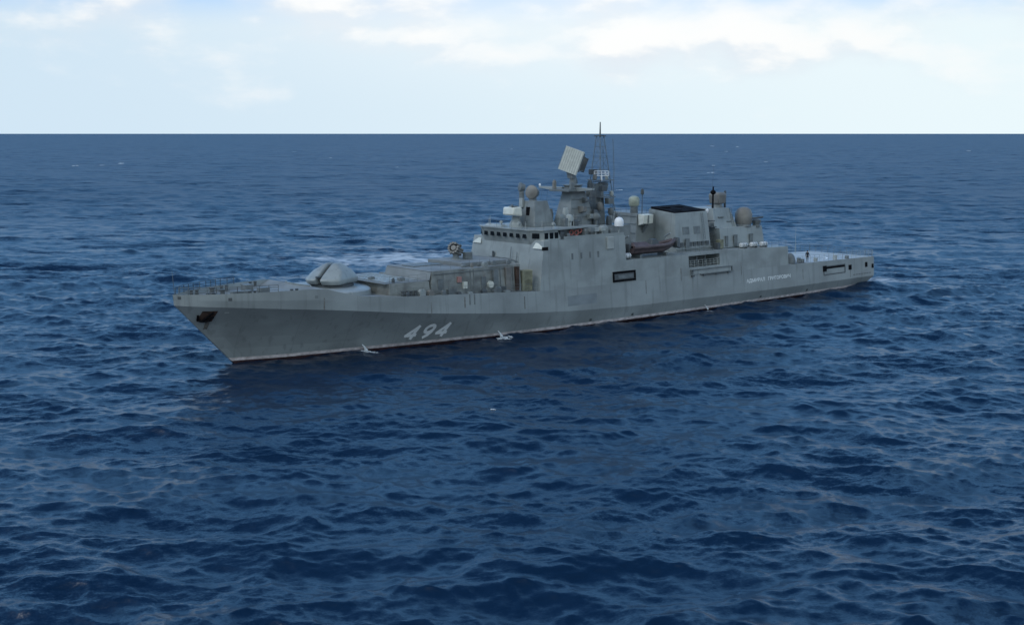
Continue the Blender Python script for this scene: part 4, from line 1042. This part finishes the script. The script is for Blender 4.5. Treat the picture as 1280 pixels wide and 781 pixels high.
# ------------------------------------------------------------------ things carried on board
# covered rescue boat
RB = empty('rescue_boat', (61.5, -5.6, 8.2), 'dull maroon inflatable rescue boat stowed in the open boat bay', 'boat')
def rescue_boat():
    L0, L1 = 57.0, 66.3; yc = -5.75
    def halfw(t): return 1.15 * (1 - max(0, (t - 0.55) / 0.45) ** 2.2 * 0.92)
    def zt(t): return 9.75 + 0.55 * max(0, (t - 0.6) / 0.4) ** 2
    b = MB(); n = 18; vs = []
    for i in range(n + 1):
        t = i / n; x = L0 + (L1 - L0) * t; w = halfw(t); k = 8.6 + 0.9 * max(0, (t - .65) / .35) ** 2
        vs += [(x, yc - w, zt(t) - .2), (x, yc - w * .75, k + .35), (x, yc, k), (x, yc + w * .75, k + .35), (x, yc + w, zt(t) - .2)]
    fs = [(5 * i + j, 5 * i + j + 1, 5 * i + j + 6, 5 * i + j + 5) for i in range(n) for j in range(4)]
    fs += [(5 * i, 5 * i + 5, 5 * i + 9, 5 * i + 4) for i in range(n)] + [(0, 1, 2, 3, 4), tuple(5 * n + q for q in (4, 3, 2, 1, 0))]
    b.add(vs, fs); b.build('boat_hull', 'maroon', RB, smooth=True)
    for s in (-1, 1):
        c = MB(); P = [(L0 + (L1 - L0) * t, yc + s * halfw(t), zt(t) - 0.05) for t in np.linspace(0, 0.98, 14)]
        c.path(P, 0.27, 10); c.build('inflatable_tube', 'maroon', RB, smooth=True)
    c = MB(); c.hull([(61.0, yc - .5, 9.7), (63.0, yc - .5, 9.7), (61.0, yc + .5, 9.7), (63.0, yc + .5, 9.7), (61.4, yc - .4, 10.6), (62.3, yc - .4, 10.6), (61.4, yc + .4, 10.6), (62.3, yc + .4, 10.6)]); c.build('console', 'dark', RB, 0.08)
    c = MB(); c.hull([(57.4, yc - .9, 9.8), (60.8, yc - .9, 9.8), (57.4, yc + .9, 9.8), (60.8, yc + .9, 9.8), (58, yc, 10.35), (60.4, yc, 10.35)]); c.build('canvas_cover', 'maroon', RB, 0.1, smooth=True)
    c = MB(); c.box(56.75, 57.25, yc - .4, yc + .4, 9.0, 10.2); c.build('outboard_motor', 'dark', RB, 0.08)
rescue_boat()
for x in (58.5, 63.8):
    b = MB(); b.box(x, x + 0.4, -6.6, -4.9, 8.2, 8.65); b.build('boat_cradle', 'mid', FR)
for x in (57.4, 65.9):
    b = MB(); b.path([(x, -4.2, 8.2), (x, -4.3, 10.6), (x, -5.4, 11.2)], 0.11, 8); b.build('boat_davit', 'grey', FR)
b = MB(); b.hull([(66.2, -6.4, 9.3), (67.0, -6.4, 9.0), (66.2, -5.2, 9.3), (67.0, -5.2, 9.0), (66.6, -6.2, 10.6), (67.1, -6.1, 10.5), (66.6, -5.4, 10.6)]); b.build('davit_fender', 'dark', FR, 0.08)
# canister life rafts
def raft(x, y, z, label, yaw=0.0):
    t = empty('life_raft', (x, y, z), label, 'life raft', 'life raft canisters beside the hangar')
    b = MB(); b.lathe((x - 0.72, y, z + 0.5), [(0.18, 0), (0.31, 0.06), (0.36, 0.2), (0.36, 1.24), (0.31, 1.38), (0.18, 1.44)], 18, axis=(1, 0, 0)); b.build('canister', 'raft', t, smooth=True)
    b = MB()
    for q in (-0.3, 0.3): b.lathe((x + q - 0.03, y, z + 0.5), [(0.372, 0), (0.372, 0.06)], 18, axis=(1, 0, 0))
    b.build('strap', 'dark', t)
    b = MB()
    for q in (-0.45, 0.35): b.box(x + q, x + q + 0.1, y - 0.4, y + 0.4, z, z + 0.2)
    b.build('rack', 'mid', t)
    return t
for x, lb in ((81.3, 'white life raft canister on the deck edge, nearest the funnel, beside the hangar'), (83.7, 'white life raft canister on the deck edge, between two others beside the hangar'),
              (86.1, 'white life raft canister on the deck edge, nearest the flight deck')):
    raft(x, -6.1, 8.28 - 0.02 * (x - 74.4), lb)
raft(55.9, -6.5, 8.2, 'white life raft canister in front of the maroon rescue boat')

# a person at the edge of the flight deck
def person(x, y, z, head):
    root = empty('person', (x, y, z), 'person in dark uniform standing at the edge of the flight deck', 'person')
    V = []; E = []; Rr = []
    def v(px, py, pz, r): V.append((px, py, pz)); Rr.append(r); return len(V) - 1
    def e(*ids):
        for a, c in zip(ids, ids[1:]): E.append((a, c))
    pel = v(0, 0, 0.98, 0.15); wa = v(0, 0, 1.15, 0.14); ch = v(0, 0.01, 1.36, 0.17); nk = v(0, 0.0, 1.53, 0.065); hd = v(0.02, 0, 1.66, 0.095); hd2 = v(0.02, 0, 1.76, 0.085)
    e(pel, wa, ch, nk, hd, hd2)
    for s in (-1, 1):
        sh = v(0, s * 0.20, 1.45, 0.075); el = v(-0.03, s * 0.27, 1.16, 0.052); wr = v(0.06, s * 0.25, 0.92, 0.034); pm = v(0.09, s * 0.245, 0.84, 0.036)
        e(ch, sh, el, wr, pm)
        for k, L in enumerate((0.075, 0.085, 0.08, 0.065)):
            f0 = v(0.075 + k * 0.018, s * (0.24), 0.79, 0.009); f1 = v(0.08 + k * 0.018, s * 0.235, 0.79 - L, 0.008); e(pm, f0, f1)
        t0 = v(0.13, s * 0.225, 0.82, 0.011); t1 = v(0.145, s * 0.215, 0.77, 0.009); e(pm, t0, t1)
        hp = v(0.0, s * 0.10, 0.90, 0.105); kn = v(0.02, s * 0.11, 0.50, 0.068); an = v(0, s * 0.12, 0.09, 0.048); to = v(0.17, s * 0.14, 0.04, 0.04)
        e(pel, hp, kn, an, to)
    me = bpy.data.meshes.new('body'); me.from_pydata(V, E, [])
    for n_ in ('navy', 'skin'): me.materials.append(M[n_])
    o = bpy.data.objects.new('body', me); COL.objects.link(o); o.parent = root
    sm = o.modifiers.new('skin', 'SKIN')
    for i, r in enumerate(Rr): me.skin_vertices[0].data[i].radius = (r, r)
    me.skin_vertices[0].data[0].use_root = True
    ss = o.modifiers.new('smooth', 'SUBSURF'); ss.levels = 1; ss.render_levels = 1
    dg = bpy.context.evaluated_depsgraph_get(); dg.update()
    m2 = bpy.data.meshes.new_from_object(o.evaluated_get(dg)); o.modifiers.clear(); o.data = m2
    m2.materials.clear(); m2.materials.append(M['navy']); m2.materials.append(M['skin'])
    for p in m2.polygons:
        c = p.center; p.use_smooth = True
        p.material_index = 1 if (c.z > 1.55 or (abs(c.y) > 0.19 and c.z < 0.93 and c.z > 0.6)) else 0
    bpy.data.meshes.remove(me)
    h = MB(); h.lathe((x + 0.01, y, z + 1.70), [(0.112, 0), (0.118, 0.06), (0.10, 0.12), (0.05, 0.16)], 14); h.build('cap', 'navy', root, smooth=True)
    f = MB(); f.hull([(x + 0.10, y - 0.012, z + 1.70), (x + 0.10, y + 0.012, z + 1.70), (x + 0.14, y, z + 1.655), (x + 0.10, y, z + 1.645)]); f.build('nose', 'skin', root)
    root.rotation_euler = (0, 0, head); return root
person(97.1, -6.2, ZD(97.1), R(-150))

# ------------------------------------------------------------------ cooling water pouring from the side
def discharge(x, zout, reach, size, label):
    y0 = -(hy(x, zout)); t = empty('water_discharge', (x, y0 - reach, sea_z(x, y0 - reach)), label, 'water jet', 'water pouring from outlets along the waterline')
    b = MB(); n = 8; P = []
    for i in range(n + 1):
        q = i / n; P.append(Vector((x + 0.30 * q * size, y0 - reach * q, zout - (zout - 0.05) * q ** 1.5)))
    for i in range(n): b.cyl(P[i], P[i + 1], (0.07 + 0.16 * (i / n) ** 2) * size, (0.07 + 0.16 * ((i + 1) / n) ** 2) * size, 8)
    b.build('jet', 'foam', t, smooth=True)
    g = random.Random(int(x * 10)); s = MB()
    cx, cy = P[-1].x, P[-1].y
    for k in range(80):
        u = g.uniform(-1, 1); w = g.uniform(-1, 1)
        if u * u + w * w > 1: continue
        px = cx + 0.25 + u * 1.1 * size; py = cy - 0.25 + w * 0.6 * size - 0.45 * u * size
        r = g.uniform(0.10, 0.30) * size * (1.1 - 0.6 * (u * u + w * w)) * g.choice((1, 1, 0.5))
        z = sea_z(px, py)
        if abs(py) < hy(px, 0.1) + 0.05: continue
        s.lathe((px, py, z - 0.04), [(r, 0), (r * 0.9, r * 0.14), (r * 0.5, r * 0.26), (0.02, r * 0.3)], 8)
    s.build('splash', 'foam', t, smooth=True)
discharge(14.75, 0.75, 0.5, 0.95, 'white water jet splashing down ahead of the number 494')
discharge(33.2, 0.75, 0.45, 0.95, 'white water jet splashing down just aft of the number 494')
discharge(71.2, 0.7, 0.5, 0.55, 'small white water jet below the folded gangway')

# ------------------------------------------------------------------ scattered whitecaps
def whitecaps():
    g = random.Random(21); b = MB()
    spots = [(1851, 1489, 2.4), (1775, 1363, 2.4), (558, 402, 1.5), (339, 271, 1.2), (700, 520, 1.2), (480, 640, 1.1), (1300, 1000, 1.8), (1250, 1400, 2.0), (640, 980, 1.3), (820, 560, 1.2), (230, 420, 0.7), (310, 826, 1.6), (335, 836, 1.5), (369, 875, 2.2), (833, 1373, 1.8), (1607, 808, 2.2), (6.6, -37.3, 0.22), (260, 160, 0.5), (590, 700, 1.0), (1100, 620, 1.3), (420, 560, 0.9), (900, 900, 1.3)]
    cv = (math.sin(YAW), -math.cos(YAW))
    for x, y, r in spots:
        for k in range(7):
            a = g.uniform(-1.3, 1.3); d = g.uniform(-0.5, 0.5)
            px = x + cv[0] * a * r + math.cos(YAW) * d * r; py = y + cv[1] * a * r + math.sin(YAW) * d * r
            q = r * g.uniform(0.25, 0.6)
            b.lathe((px, py, sea_z(px, py) + 0.02 * r), [(q, 0), (q * 0.8, q * 0.25), (q * 0.4, q * 0.4), (0.02, q * 0.45)], 8)
    o = b.build('whitecaps', 'foam', None, smooth=True); o['kind'] = 'stuff'
whitecaps()
